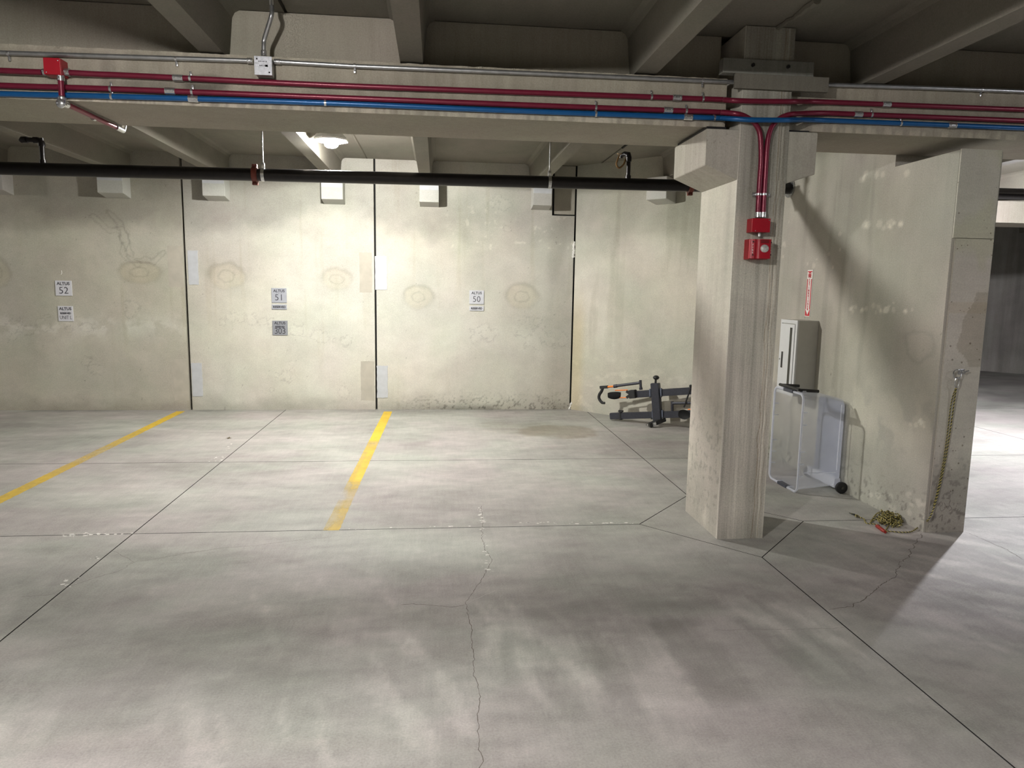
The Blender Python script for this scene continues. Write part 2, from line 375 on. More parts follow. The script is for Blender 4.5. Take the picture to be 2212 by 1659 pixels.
def paint_floor(x, y, z):
    w = 1 + (fbm(x * .9 + 3, y * 1.4, 5) - .5) * .42
    w *= 1 + (fbm(x * 7, y * 13 + 9, 4) - .5) * .28
    hx = sstep(.40, .60, fbm(x * 1.0 + 40, y * 1.7 + 8, 5)) - .5
    c = np.stack([w * (1 + hx * .026), w * (1 - hx * .018), w * (1 + hx * .012)], -1)
    g_ = fbm(x * 28, y * 40, 3); c *= 1 + ((g_ - .5) * .16)[:, None]
    e = ((x - _wet.x) / .42) ** 2 + ((y - _wet.y) / .36) ** 2 + (fbm(x * 3, y * 3) - .5) * 1.6
    k = 1 - sstep(.5, 1.1, e); c *= 1 - k[:, None] * np.array([.24, .28, .34])
    e = ((x - _wet2.x) / .55) ** 2 + ((y - _wet2.y) / .5) ** 2 + (fbm(x * 3, y * 3 + 4) - .5) * 1.6
    k = 1 - sstep(.4, 1.2, e); c *= 1 - k[:, None] * np.array([.08, .09, .12])
    for p, rx, ry, d in SPOTS:
        e = ((x - p.x) / rx) ** 2 + ((y - p.y) / ry) ** 2 + (fbm(x * 5 + p.x, y * 5) - .5) * 1.8
        k = (1 - sstep(.55, 1.15, e)) * (1 - d); c *= 1 - k[:, None]
    # pale scuffs and scraped film in the drive aisle, pulled in two directions
    s = fbm((x + y * .35) * 9, (y - x * .35) * 1.6, 5); zone = sstep(.2, .9, fbm(x * 1.1 + 9, y * 1.3 + 2, 3) + sstep(4.2, 3.2, y) * .25 - .1)
    k = sstep(.58, .72, s) * zone * sstep(4.4, 3.8, y); c *= 1 + k[:, None] * .26
    s = fbm((x - y * .8) * 2.2 + 30, (y + x * .8) * 10, 5)
    k = sstep(.52, .66, s) * sstep(2.2, 3.2, x) * sstep(5, 4.2, y); c *= 1 + k[:, None] * .22
    k = sstep(.56, .40, s) * sstep(1.2, 2.4, x) * sstep(5, 4.2, y); c *= 1 - k[:, None] * .12
    # long scraped and stained strokes left across the drive aisle
    for (a, b, wd, am) in STROKES:
        vx, vy = b.x - a.x, b.y - a.y; L2 = vx * vx + vy * vy; t = ((x - a.x) * vx + (y - a.y) * vy) / L2
        dd = np.abs((x - a.x) * vy - (y - a.y) * vx) / math.sqrt(L2)
        br = fbm((x * vy - y * vx) / math.sqrt(L2) * 34, t * 2.2 + wd * 90, 4)
        k = sstep(wd, wd * .72, dd + (fbm(x * 9, y * 9) - .5) * wd * .8) * sstep(-.04, .10, t + (br - .5) * .3) * sstep(1.05, .80, t + (br - .5) * .4)
        c *= 1 + (k * am * (.45 + 1.1 * br))[:, None]
    # grime against the walls
    k = sstep(.22, 0, 9.28 - y + (fbm(x * 6, y * 6) - .5) * .2) * sstep(.35, .6, fbm(x * 2.5, y * 2.5 + 30)); c *= 1 - k[:, None] * .25
    return c
def slab(x0, x1, y0, y1, step, cuts=(), name='slab'):
    g = .0035
    x0 += g; x1 -= g; y0 += g; y1 -= g
    nu = max(2, int((x1 - x0) / step) + 1); nv = max(2, int((y1 - y0) / step) + 1)
    A, B = np.meshgrid(np.linspace(x0, x1, nu), np.linspace(y0, y1, nv))
    V = np.stack([A.ravel(), B.ravel(), np.zeros(A.size)], -1); idx = np.arange(nu * nv).reshape(nv, nu)
    q = np.stack([idx[:-1, :-1], idx[:-1, 1:], idx[1:, 1:], idx[1:, :-1]], -1).reshape(-1, 4)
    me = bpy.data.meshes.new(name); me.from_pydata(V.tolist(), [], q.tolist())
    bm = bmesh.new(); bm.from_mesh(me); bpy.data.meshes.remove(me)
    for (p, n) in cuts:
        bmesh.ops.bisect_plane(bm, geom=bm.verts[:] + bm.edges[:] + bm.faces[:], plane_co=(p[0], p[1], 0), plane_no=(n[0], n[1], 0), clear_outer=True)
    ed = [e for e in bm.edges if e.is_boundary]
    r = bmesh.ops.extrude_edge_only(bm, edges=ed)
    for f in r['geom']:
        if isinstance(f, bmesh.types.BMFace): f.material_index = 1
    for v in r['geom']:
        if isinstance(v, bmesh.types.BMVert): v.co.z -= .03
    me = bpy.data.meshes.new(name); bm.normal_update(); bm.to_mesh(me); bm.free()
    co = np.zeros(len(me.vertices) * 3); me.vertices.foreach_get('co', co); co = co.reshape(-1, 3)
    T = np.ones((len(co), 4), dtype=np.float32); T[:, :3] = np.clip(paint_floor(co[:, 0], co[:, 1], co[:, 2]), .05, 1.6)
    at = me.attributes.new('tint', 'FLOAT_COLOR', 'POINT'); at.data.foreach_set('color', T.ravel())
    return link(name, me, [FLOORM, GAPM], floor)
_dc = Vector((1.93, 4.62))
def cutline(a, b, keep_out=True, gap=.003):    # keeps the side away from the column (or the inside of the diamond)
    d = (b - a).normalized(); n = Vector((-d.y, d.x)); mid = (a + b) / 2
    if (_dc - mid).dot(n) < 0: n = -n          # n points to the column
    if keep_out: return ((mid - n * gap), n)
    return ((mid + n * gap), -n)
XS = [(-14, -5.8, .25), (-5.8, GX, .03), (GX, GX2, .022), (GX2, 6.6, .022), (6.6, 16.5, .2)]
YS = [(-8, 1.5, .3), (1.5, 4.61, .022), (4.61, 6.5, .022), (6.5, 9.30, .03), (9.30, 16.5, .25)]
for i, (x0, x1, sx_) in enumerate(XS):
    for j, (y0, y1, sy_) in enumerate(YS):
        cuts = []
        if (i, j) == (2, 1): cuts = [cutline(DL, DF)]
        if (i, j) == (3, 1): cuts = [cutline(DF, DR)]
        if (i, j) == (2, 2): cuts = [cutline(DL, DB)]
        if (i, j) == (3, 2): cuts = [cutline(DR, DB)]
        slab(x0, x1, y0, y1, max(sx_, sy_), cuts)
slab(1.3, 2.75, 3.9, 5.4, .02, [cutline(DL, DF, False), cutline(DF, DR, False), cutline(DR, DB, False), cutline(DB, DL, False)])

# cracks, hairlines and the white salts along the joints
def ribbon(bm, pts, w, z=.0006, jit=.012, n=10, seed=0):
    rnd = random.Random(seed); P = [Vector((p[0], p[1])) for p in pts]; Q = []; wob = 0.0
    for a, b in zip(P[:-1], P[1:]):
        m_ = max(2, int((b - a).length / .016))
        for k in range(m_):
            q = a.lerp(b, k / m_); d = (b - a).normalized(); nn = Vector((-d.y, d.x))
            wob = wob * .75 + rnd.gauss(0, jit) * .8
            Q.append(q + nn * (wob if k else wob * .3) + nn * rnd.gauss(0, .0008))
    Q.append(P[-1]); L_ = []; R_ = []
    for i, q in enumerate(Q):
        d = (Q[min(i + 1, len(Q) - 1)] - Q[max(0, i - 1)]).normalized(); nn = Vector((-d.y, d.x)); ww = w * (.5 + rnd.random() * .8)
        if i in (0, len(Q) - 1): ww *= .2
        L_.append(bm.verts.new((q.x + nn.x * ww / 2, q.y + nn.y * ww / 2, z))); R_.append(bm.verts.new((q.x - nn.x * ww / 2, q.y - nn.y * ww / 2, z)))
    for i in range(len(Q) - 1): bm.faces.new((R_[i], R_[i + 1], L_[i + 1], L_[i]))
def crack(px, w=.004, jit=.008, seed=0, m=CRACKM):
    bm = bmesh.new(); ribbon(bm, [G(*p)[:2] for p in px], w, jit=jit, seed=seed); return obj('crack', bm, m, floor)
crack([(1040, 1092), (1042, 1150), (1046, 1180), (1062, 1210), (1040, 1252), (1005, 1302), (1012, 1330), (1018, 1392), (1022, 1460), (1035, 1500), (1033, 1560), (1036, 1600), (1032, 1620), (1043, 1645), (1034, 1660), (1030, 1700)], .0028, .004, 1)
crack([(1005, 1306), (975, 1312), (935, 1308), (900, 1306), (865, 1307)], .0030, .002, 2)
crack([(1992, 1152), (1975, 1185), (1945, 1215), (1936, 1245), (1900, 1270), (1860, 1298), (1830, 1310), (1790, 1318)], .0042, .007, 3)
crack([(2092, 1152), (2130, 1168), (2170, 1185), (2212, 1210)], .003, .005, 4)
crack([(1828, 1356), (1760, 1358), (1690, 1360), (1625, 1359), (1540, 1361)], .0016, .003, 5)
crack([(40, 1290), (110, 1284), (140, 1272), (200, 1250), (255, 1235), (290, 1215), (400, 1195), (480, 1184), (560, 1178), (660, 1166), (720, 1160)], .0022, .004, 6)
crack([(240, 1188), (275, 1205), (292, 1216)], .0018, .003, 7)
crack([(1070, 1275), (1015, 1300)], .0012, .003, 8, WHITEEFF)
bm = bmesh.new(); rnd = random.Random(5)
for (a, b, n_, w_) in [((1040, 1128), (1370, 1131), 34, .018), ((150, 1157), (230, 1154), 22, .03), ((460, 1004), (500, 958), 20, .03), ((1036, 1092), (1044, 1160), 26, .014),
                       ((130, 1270), (175, 1245), 14, .03), ((1046, 1175), (1055, 1245), 16, .02), ((190, 1155), (330, 1152), 6, .02), ((700, 1144), (1040, 1136), 8, .01),
                       ((300, 905), (420, 886), 0, .01), ((200, 1210), (215, 1202), 5, .02)]:
    A_, B_ = G(*a), G(*b)
    for k in range(n_):
        p = A_.lerp(B_, rnd.random()) + Vector((rnd.gauss(0, w_ * .7), rnd.gauss(0, w_ * .5), .0009))
        s = .003 + rnd.random() ** 2 * .014; vs = [bm.verts.new((p.x + math.cos(t) * s * rnd.uniform(.5, 1.3), p.y + math.sin(t) * s * rnd.uniform(.4, .9), .001)) for t in [i * math.pi / 3 for i in range(6)]]
        bm.faces.new(vs)
salts = obj('salt_deposit', bm, WHITEEFF, floor); salts['kind'] = 'stuff'

# worn yellow stall lines
def stall_line(a, b, w, wear, label):
    A_, B_ = G(*a), G(*b); n_ = 160; bm = bmesh.new(); d = (B_ - A_).normalized(); nn = Vector((-d.y, d.x, 0)); V = []; Wt = []; rnd = random.Random(int(a[0]))
    for i in range(n_ + 1):
        t = i / n_; p = A_.lerp(B_, t)
        for k in range(5):
            off = (k / 4 - .5) * w + (rnd.gauss(0, .0016) if k in (0, 4) else 0)
            V.append(bm.verts.new((p.x + nn.x * off, p.y + nn.y * off, .0012))); Wt.append(wear(t, k / 4))
    for i in range(n_):
        for k in range(4): bm.faces.new((V[i * 5 + k], V[i * 5 + k + 1], V[i * 5 + k + 6], V[i * 5 + k + 5]))
    me = bpy.data.meshes.new('stall_line'); bm.to_mesh(me); bm.free()
    at = me.attributes.new('wear', 'FLOAT', 'POINT'); at.data.foreach_set('value', Wt)
    return link('stall_line', me, PAINT, floor, label)
def interp(t, xs, ys): return float(np.interp(t, xs, ys))
def y2t(y, a, b): return (G(0, y).y - G(*a).y) / (G(*b).y - G(*a).y)
_a, _b = (838.5, 889), (715, 1146)
tt = [0] + [((G(840, y).y - G(*_a).y) / (G(*_b).y - G(*_a).y)) for y in (950, 956, 975, 990, 1034, 1044, 1075, 1100, 1128, 1140)] + [1]
stall_line(_a, _b, .105, lambda t, k: interp(t, tt, [.08, .08, .62, .30, .32, .12, .50, .80, .50, .62, .34, .40]) + (.18 if k < .3 and t > .5 else 0), 'bright yellow stall line, heavily worn at the near end, right one')
_a, _b = (391, 888.5), (-40, 1100)
stall_line(_a, _b, .105, lambda t, k: interp(t, [0, .25, .33, .50, .58, .70, .78, 1], [.10, .16, .32, .55, .70, .52, .40, .38]), 'faded yellow stall line on the left')

# ================================================================== BACK WALL
YB = 9.28
def wx(px, py): return W(px, py, YB)
ROUND = [(300, 588, 50, 27), (490, 596, 46, 33), (728, 603, 38, 27), (903, 642, 37, 28), (1127, 641, 40, 30), (-8, 588, 34, 36)]
CONT = [(505, 683, 13), (522, 686, 11), (545, 688, 12), (568, 692, 10), (585, 697, 9), (640, 715, 17), (688, 724, 15), (702, 732, 9), (722, 738, 6), (748, 736, 11),
        (480, 697, 8), (615, 812, 14), (597, 810, 7), (629, 800, 6), (745, 845, 12), (587, 840, 6), (630, 785, 5), (1135, 715, 22), (1160, 697, 12), (1165, 722, 20), (1190, 735, 16), (1215, 735, 14), (1212, 742, 9),
        (1155, 735, 25), (1050, 722, 22), (1030, 724, 18), (1068, 720, 10), (30, 705, 18), (60, 712, 12), (28, 730, 10), (95, 700, 16), (150, 712, 10), (185, 708, 14), (200, 795, 14), (190, 780, 11), (215, 800, 9), (285, 660, 14), (280, 680, 11),
        (1095, 495, 8), (1075, 430, 10), (1090, 445, 14), (1060, 440, 9)]
def paint_back(x, y, z):
    w = 1 + (fbm(x * 1.1, z * 1.4 + 20, 5) - .5) * .22
    hx = fbm(x * .8 + 70, z * .9, 4) - .5
    c = np.stack([w * (1 + hx * .05), w, w * (1 - hx * .10)], -1)
    left = sstep(-3.05, -3.15, x); c *= 1 - left[:, None] * np.array([.09, .105, .14])
    c *= 1 - (left * sstep(.5, .65, fbm(x * .8 + 5, z * .8)) * .08)[:, None]
    # trowel patches over the lifting inserts
    for (px, py, rx, ry) in ROUND:
        p = wx(px, py); sx_ = abs(wx(px + rx, py).x - p.x); sz = abs(wx(px, py - ry).z - p.z)
        e = np.sqrt(((x - p.x) / sx_) ** 2 + ((z - p.z) / sz) ** 2) + (fbm(x * 9, z * 9) - .5) * .35
        ring = np.exp(-((e - .88) / .13) ** 2) * (.4 + .6 * sstep(-.6, .4, (z - p.z) / sz)); core = 1 - sstep(.7, .95, e)
        c *= 1 - ring[:, None] * np.array([.17, .18, .20]); c *= 1 - core[:, None] * np.array([.03, .05, .10])
        r2 = np.sqrt(((x - p.x) / sx_ / .42) ** 2 + ((z - p.z) / sz / .42) ** 2) + (fbm(x * 25, z * 25) - .5) * .5
        c *= 1 - (np.exp(-((r2 - .9) / .12) ** 2) * .16)[:, None]
    # tide marks: thin dark rims of old damp blotches
    F_ = np.full_like(x, -9.)
    for (px, py, r_) in CONT:
        p = wx(px, py); s = r_ * .0056; F_ = np.maximum(F_, 1.0 - np.sqrt((x - p.x) ** 2 + (z - p.z) ** 2) / s)
    F_ = F_ + (fbm(x * 17, z * 17, 5) - .5) * 2.0 * (F_ > -.9)
    ln = np.exp(-((F_ - .12) / .085) ** 2); c *= 1 - ln[:, None] * np.array([.17, .18, .17]); c *= 1 + ((F_ > .2) * .035)[:, None]
    # wandering seam of damp on the left panel
    for pts in ([(195, 465), (215, 480), (235, 500), (262, 490), (272, 520), (262, 545), (300, 570)], [(240, 460), (262, 480), (268, 505), (275, 540), (290, 560), (330, 565), (352, 545)]):
        Q = [wx(*q) for q in pts]; d = np.full_like(x, 9.)
        xx = x + (fbm(x * 9, z * 9) - .5) * .12; zz = z + (fbm(x * 9 + 7, z * 9 + 3) - .5) * .12
        for a, b in zip(Q[:-1], Q[1:]):
            vx, vz = b.x - a.x, b.z - a.z; t = np.clip(((xx - a.x) * vx + (zz - a.z) * vz) / (vx * vx + vz * vz), 0, 1)
            d = np.minimum(d, np.hypot(xx - a.x - t * vx, zz - a.z - t * vz))
        c *= 1 - (np.exp(-((d - .030) / .008) ** 2) * .20)[:, None]
    # salts band across the left panel
    zc = wx(200, 705).z; k = np.exp(-((z - zc) / .13) ** 2) * sstep(.45, .62, fbm(x * 7, z * 9, 5)) * sstep(-2.9, -3.4, x); c *= 1 + k[:, None] * np.array([.20, .21, .26])
    # pale drips and spatter high on the panels; lamp cutoff shade above painted in as darker tone
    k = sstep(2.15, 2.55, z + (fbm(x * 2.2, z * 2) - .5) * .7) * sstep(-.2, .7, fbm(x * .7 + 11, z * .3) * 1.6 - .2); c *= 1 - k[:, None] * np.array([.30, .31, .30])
    k = sstep(.68, .78, fbm(x * 16, z * 16, 4)) * sstep(1.9, 2.2, z) * sstep(2.75, 2.5, z) * sstep(-.2, .4, x); c *= 1 + k[:, None] * .22
    # rain-run streaks
    s = fbm(x * 14, z * .7, 4); k = sstep(.62, .78, s) * sstep(.3, .6, fbm(x * 1.3 + 33, z * .8)); c *= 1 - k[:, None] * np.array([.06, .07, .10])
    # damp strip beside the right-hand joint
    e = np.abs(x - (1.62 + (fbm(z * 1.5, z * 0 + 2) - .5) * .12)); k = sstep(.26, .02, e) * (.5 + .5 * sstep(.4, .6, fbm(x * 3, z * .8 + 9))); c *= 1 - k[:, None] * np.array([.24, .25, .27])
    # dirt at the foot
    k = sstep(.24, 0, z + (fbm(x * 5, z * 8) - .5) * .25); c *= 1 - k[:, None] * np.array([.22, .23, .24])
    k = sstep(.30, .02, z) * sstep(.58, .70, fbm(x * 40, z * 40, 3)) * sstep(-.9, .3, x); c *= 1 - k[:, None] * .5
    k = sstep(.10, .0, z) * sstep(.45, .6, fbm(x * 3 + 50, z * 6)) * sstep(-.9, .5, x); c *= 1 - k[:, None] * .4
    k = sstep(.90, .94, fbm(x * 30 + 5, z * 30, 2)); c *= 1 - k[:, None] * .3
    return c
wall_back = setting('wall_back', (0, YB, 0))
box('joint_void', (-14, YB + .06, -.02), (3.6, YB + .3, 3.2), GAPM, wall_back)
PJ = [(-14, -7.9, .2), (-7.88, -5.5, .1), (-5.48, -3.125, .012), (-3.095, -.80, .012), (-.775, 1.765, .012)]
for x0, x1, st in PJ[:4]:
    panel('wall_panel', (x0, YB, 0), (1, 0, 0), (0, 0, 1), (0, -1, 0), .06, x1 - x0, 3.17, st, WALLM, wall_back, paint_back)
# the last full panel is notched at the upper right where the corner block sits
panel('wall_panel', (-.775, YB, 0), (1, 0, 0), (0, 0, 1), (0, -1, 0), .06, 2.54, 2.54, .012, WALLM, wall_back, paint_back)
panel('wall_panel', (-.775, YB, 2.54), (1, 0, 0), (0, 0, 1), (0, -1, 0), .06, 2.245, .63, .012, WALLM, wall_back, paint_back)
def paint_dim(x, y, z):
    w = .80 + (fbm(x * 5, z * 1.2, 4) - .5) * .4; return np.stack([w, w * .985, w * .95], -1)
panel('corner_block', (1.50, YB + .03, 2.56), (1, 0, 0), (0, 0, 1), (0, -1, 0), .03, .27, .61, .02, SHEARM, wall_back, paint_dim)
# plates and grout patches at the panel joints
for (a, b, m_, nm) in [((405, 541), (430, 615), PLATEM, 'embed_plate'), ((413, 784), (439, 856), PLATEM, 'embed_plate'), ((810, 553), (836, 626), PLATEM, 'embed_plate'), ((814, 790), (838, 859), PLATEM, 'embed_plate'),
                       ((361, 531), (398, 620), GROUT, 'grout_patch'), ((373, 776), (409, 865), GROUT, 'grout_patch'), ((776, 545), (804, 632), GROUT, 'grout_patch'), ((779, 780), (809, 865), GROUT, 'grout_patch')]:
    p, q = wx(*a), wx(*b); y0 = YB - (.006 if nm == 'embed_plate' else .0025)
    n_ = 10; rnd = random.Random(a[0]); poly = []
    for (s0, s1) in (((p.x, q.z), (q.x, q.z)), ((q.x, q.z), (q.x, p.z)), ((q.x, p.z), (p.x, p.z)), ((p.x, p.z), (p.x, q.z))):
        for k in range(n_): poly.append((s0[0] + (s1[0] - s0[0]) * k / n_ + rnd.gauss(0, .002), y0, s0[1] + (s1[1] - s0[1]) * k / n_ + rnd.gauss(0, .002)))
    prism(nm, poly, (0, .012, 0), m_, wall_back)
# corbels that carry the ceiling ribs
for (x0, x1) in [(-5.27, -5.03), (-3.99, -3.70), (-2.80, -2.54), (-1.41, -1.15), (-.224, .015), (1.19, 1.43), (-6.5, -6.25), (-7.7, -7.45)]:
    d = .22; prism('corbel', [(x0, YB, 2.603), (x0, YB - d, 2.640), (x0, YB - d, 2.895), (x0, YB, 2.895)], (x1 - x0, 0, 0), CORBW, wall_back, bev=.004)
    box('bearing_plate', (x0 + .004, YB - d - .004, 2.785), (x1 - .004, YB - d + .001, 2.893), PLATEM, wall_back)
tube('white_mark', [wx(133, 584) - Vector((0, .002, 0)), wx(134, 590) - Vector((0, .003, 0)), wx(132, 593) - Vector((0, .003, 0))], .004, WHITEEFF, wall_back, 6)
# foam squeezed from the right-hand joint
bm = bmesh.new(); rnd = random.Random(2)
for (y0, y1) in ((522, 556), (856, 884)):
    p, q = wx(1240, y0), wx(1230 if y0 > 800 else 1239, y1); pts = [p.lerp(q, k / 14) + Vector((rnd.gauss(0, .004), -.004 + rnd.gauss(0, .004), 0)) for k in range(15)]
    etube(bm, pts, [.010 + rnd.random() * .010 for _ in pts], 7)
obj('joint_foam', bm, WHITEEFF, wall_back, smooth=True)

# ================================================================== ANGLED WALL (corner)
AP = Vector((1.785, 9.27, 0)); AQ = Vector((3.30, 7.70, 0)); AU = (AQ - AP).normalized(); AN = Vector((-AU.y, AU.x, 0)); AN = -AN if AN.y > 0 else AN
def paint_ang(x, y, z):
    w = 1 + (fbm(x * 1.6, z * 1.4 + 4, 5) - .5) * .35
    hx = fbm(x + 70, z * .9, 4) - .5
    c = np.stack([w * (1 + hx * .05), w, w * (1 - hx * .12)], -1) * np.array([1.0, .99, .95])
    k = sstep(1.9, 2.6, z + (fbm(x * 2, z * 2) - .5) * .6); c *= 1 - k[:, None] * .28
    s = fbm(x * 11, z * .8, 4); k = sstep(.58, .75, s) * sstep(.5, 1.2, z); c *= 1 - k[:, None] * np.array([.12, .12, .14])
    k = sstep(.62, .72, fbm(x * 9, z * 11, 4)) * sstep(.9, .5, z); c *= 1 + k[:, None] * .13
    k = sstep(1.95, 1.84, x) * sstep(1.8, 1.0, z); c *= 1 - k[:, None] * np.array([.02, .08, .22])
    k = sstep(.18, 0, z + (fbm(x * 5, z * 8) - .5) * .2); c *= 1 - k[:, None] * .15
    return c
wall_angled = setting('wall_corner', tuple(AP))
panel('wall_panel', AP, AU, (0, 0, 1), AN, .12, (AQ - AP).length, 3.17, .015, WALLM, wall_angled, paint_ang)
c0 = VP(1417, 443, AP, AN); c1 = VP(1460, 440, AP, AN); d = .24
base = [c0 + Vector((0, 0, 0)), c1]; zb = (c0.z + c1.z) / 2
poly = []
for (dd, z) in ((0, zb), (d, zb + .035), (d, 2.895), (0, 2.895)): poly.append(Vector((c0.x, c0.y, 0)) + AN * dd + Vector((0, 0, z)))
prism('corbel', poly, Vector((c1.x - c0.x, c1.y - c0.y, 0)), CORBW, wall_angled, bev=.006)

# ================================================================== SHEAR WALL (right)
XR = 3.29
def LX(p): return SX(*p, XR)
_sp = []; rnd = random.Random(9)
for k in range(26): _sp.append((rnd.uniform(1835, 1970), 665 + rnd.gauss(0, 7), rnd.uniform(2, 5)))
for k in range(9): _sp.append((rnd.uniform(1865, 1965), 488 + rnd.gauss(0, 4) - (0), rnd.uniform(3, 8)))
for k in range(12): _sp.append((rnd.uniform(1880, 2000), rnd.uniform(1065, 1120), rnd.uniform(3, 8)))
for k in range(10): _sp.append((rnd.uniform(1690, 1830), 540 + rnd.gauss(0, 30), rnd.uniform(2, 6)))
for k in range(9): _sp.append((rnd.uniform(1965, 2000), 915 + rnd.gauss(0, 5), rnd.uniform(2, 4)))
for k in range(7): _sp.append((rnd.uniform(1860, 1960), 378 + rnd.gauss(0, 8), rnd.uniform(3, 6)))
def paint_shear(x, y, z):
    w = 1 + (fbm(y * 1.5, z * 1.4 + 14, 5) - .5) * .34
    hx = fbm(y * .9 + 20, z * .9, 4) - .5
    c = np.stack([w * (1 + hx * .04), w, w * (1 - hx * .08)], -1)
    for (px, py, r_) in _sp:
        p = LX((px, py)); e = np.hypot((y - p.y) / (r_ * .0065), (z - p.z) / (r_ * .0050)) + (fbm(y * 30, z * 30) - .5) * .9
        k = 1 - sstep(.6, 1.1, e); c *= 1 + k[:, None] * .26
    # pale blotched band at knee to hip height
    zc = .66 + (fbm(y * 1.2, y * 0) - .5) * .3
    k = np.exp(-((z - zc) / .24) ** 2) * sstep(.45, .58, fbm(y * 5, z * 5 + 3, 4)); c *= 1 + k[:, None] * np.array([.20, .20, .18])
    k = sstep(.50, .10, z) * sstep(.42, .62, fbm(y * 2.6 + 3, z * 2.2, 5)); c *= 1 - k[:, None] * .22
    k = sstep(.40, .02, z) * sstep(.60, .72, fbm(y * 30, z * 30, 3)); c *= 1 - k[:, None] * .45
    s = fbm(y * 9, z * .6, 4); k = sstep(.60, .78, s); c *= 1 - k[:, None] * .13
    # tide mark
    p = LX((1985, 745)); e = np.hypot((y - p.y) / .16, (z - p.z) / .11) + (fbm(y * 9, z * 9) - .5) * .8
    c *= 1 - (np.exp(-((e - 1) / .12) ** 2) * .12)[:, None]
    k = sstep(.92, .95, fbm(y * 26 + 5, z * 26, 2)); c *= 1 - k[:, None] * .4
    return c
wall_right = setting('wall_right', (3.44, 4.32, 0))
YE = 4.325
panel('wall_side', (XR, YE + .012, 0), (0, 1, 0), (0, 0, 1), (-1, 0, 0), .02, .65, 2.515, .012, SHEARM, wall_right, paint_shear)
panel('wall_side', (XR, YE + .662, 0), (0, 1, 0), (0, 0, 1), (-1, 0, 0), .02, 3.6, 3.17, .014, SHEARM, wall_right, paint_shear)
box('wall_core', (XR + .02, YE + .012, 0), (3.585, YE + .662, 2.512), SHEARM, wall_right)
box('wall_core', (XR + .02, YE + .662, 0), (3.585, 16.4, 3.17), SHEARM, wall_right)
PX = [(2140, 688), (2105, 740), (2118, 716), (2112, 775), (2130, 655), (2140, 720), (2135, 790)]
def paint_end(x, y, z):
    w = 1 + (fbm(x * 2.5 + 9, z * 2.0 + 14, 5) - .5) * .30
    c = np.stack([w, w * .995, w * .985], -1)
    # darker trowelled skin along the right edge
    xe = 3.545 - .05 * fbm(z * 4 + 3, z * 0 + 1, 2) - .085 * np.exp(-((z - 1.27) / .07) ** 2) - .07 * np.exp(-((z - 1.42) / .10) ** 2) - .03
    k = (x > xe + (fbm(x * 40, z * 40) - .5) * .02) * (z > 1.13) * (z < 1.62); c *= 1 - k[:, None] * np.array([.22, .24, .28])
    k = sstep(.75, .25, z) * sstep(.42, .6, fbm(x * 5, z * 3 + 8, 5)); c *= 1 - k[:, None] * .30
    k = sstep(.85, .1, z) * sstep(.60, .70, fbm(x * 45, z * 45, 3)); c *= 1 - k[:, None] * .4
    k = (np.abs(z - 1.52) < .035) * 1.; c *= 1 - k[:, None] * np.array([.04, .07, .12])
    k = sstep(1.45, 1.9, z) * sstep(.5, .7, fbm(x * 6, z * 3)); c *= 1 - k[:, None] * np.array([.05, .03, .12])
    return c
panel('wall_end', (XR + .022, YE, 0), (1, 0, 0), (0, 0, 1), (0, -1, 0), .012, .263, 1.963, .008, ENDM, wall_right, paint_end)
panel('wall_end', (XR + .002, YE, 1.967), (1, 0, 0), (0, 0, 1), (0, -1, 0), .012, .278, .553, .008, ENDM, wall_right, paint_end)
# chalked scrawl on the foot of the end face
bm = bmesh.new()
for pts in ([(2026, 1092), (2033, 1084), (2036, 1090), (2030, 1096), (2034, 1104), (2042, 1098)], [(2040, 1086), (2043, 1094), (2048, 1100)], [(2046, 1076), (2053, 1080), (2050, 1090), (2056, 1098), (2050, 1104)], [(2028, 1118), (2036, 1112), (2034, 1124)]):
    etube(bm, cat([W(*q, YE - .0005) for q in pts], 4), .0011, 4)
obj('faint_scrawl', bm, CRACKM, wall_right)

# ================================================================== COLUMN
CX0, CX1, CY0, CY1 = 1.815, 2.125, 4.29, 4.885
def paint_colf(x, y, z):
    u = x - CX0
    w = 1 + (fbm(x * 26, z * .9 + 3, 5) - .5) * .50; w *= 1 + (fbm(x * 3, z * 1.2, 4) - .5) * .35
    c = np.stack([w, w * .985, w * .96], -1)
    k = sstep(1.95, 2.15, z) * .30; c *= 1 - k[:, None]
    for (x0, a) in ((CX0 + .245, .55), (CX0 + .262, .35), (CX0 + .285, .30)):
        xx = x0 + (vnoise(z * 9, z * 0 + x0 * 9) - .5) * .022 + (z - 1.5) * .006
        c *= 1 - (np.exp(-((x - xx) / .0032) ** 2) * a)[:, None] * np.array([.7, .85, 1.])
    k = np.exp(-((z - 1.55) / .16) ** 2) * sstep(.35, .6, fbm(x * 3, z * 6)); c *= 1 + k[:, None] * .15
    k = sstep(.22, 0, z) * .18; c *= 1 - k[:, None]
    c *= 1 + (sstep(.45, .2, z) * .10)[:, None]
    return c
def paint_cols(x, y, z):
    w = 1 + (fbm(y * 3 + 7, z * 1.6, 5) - .5) * .3
    c = np.stack([w, w * .99, w * .97], -1)
    k = np.exp(-((y - 4.40) / .05) ** 2) * .10; c *= 1 - k[:, None]
    k = sstep(.62, .2, z) * sstep(.4, .6, fbm(y * 4, z * 3 + 8, 4)); c *= 1 - k[:, None] * .22
    k = sstep(.60, .70, fbm(y * 30, z * 30, 3)) * sstep(.55, .2, np.abs(z - .45)); c *= 1 - k[:, None] * .22
    return c
column = setting('column', ((CX0 + CX1) / 2, 4.6, 0))
rel = lambda A, B: (np.exp(-((A - .262 + (vnoise(B * 5, B * 0) - .5) * .012) / .006) ** 2)) * -.004 + (fbm(A * 30, B * 2, 3) - .5) * .004
panel('column_face', (CX0 + .005, CY0, 0), (1, 0, 0), (0, 0, 1), (0, -1, 0), .03, CX1 - CX0 - .005, 3.165, .006, COLM, column, paint_colf, relief=rel)
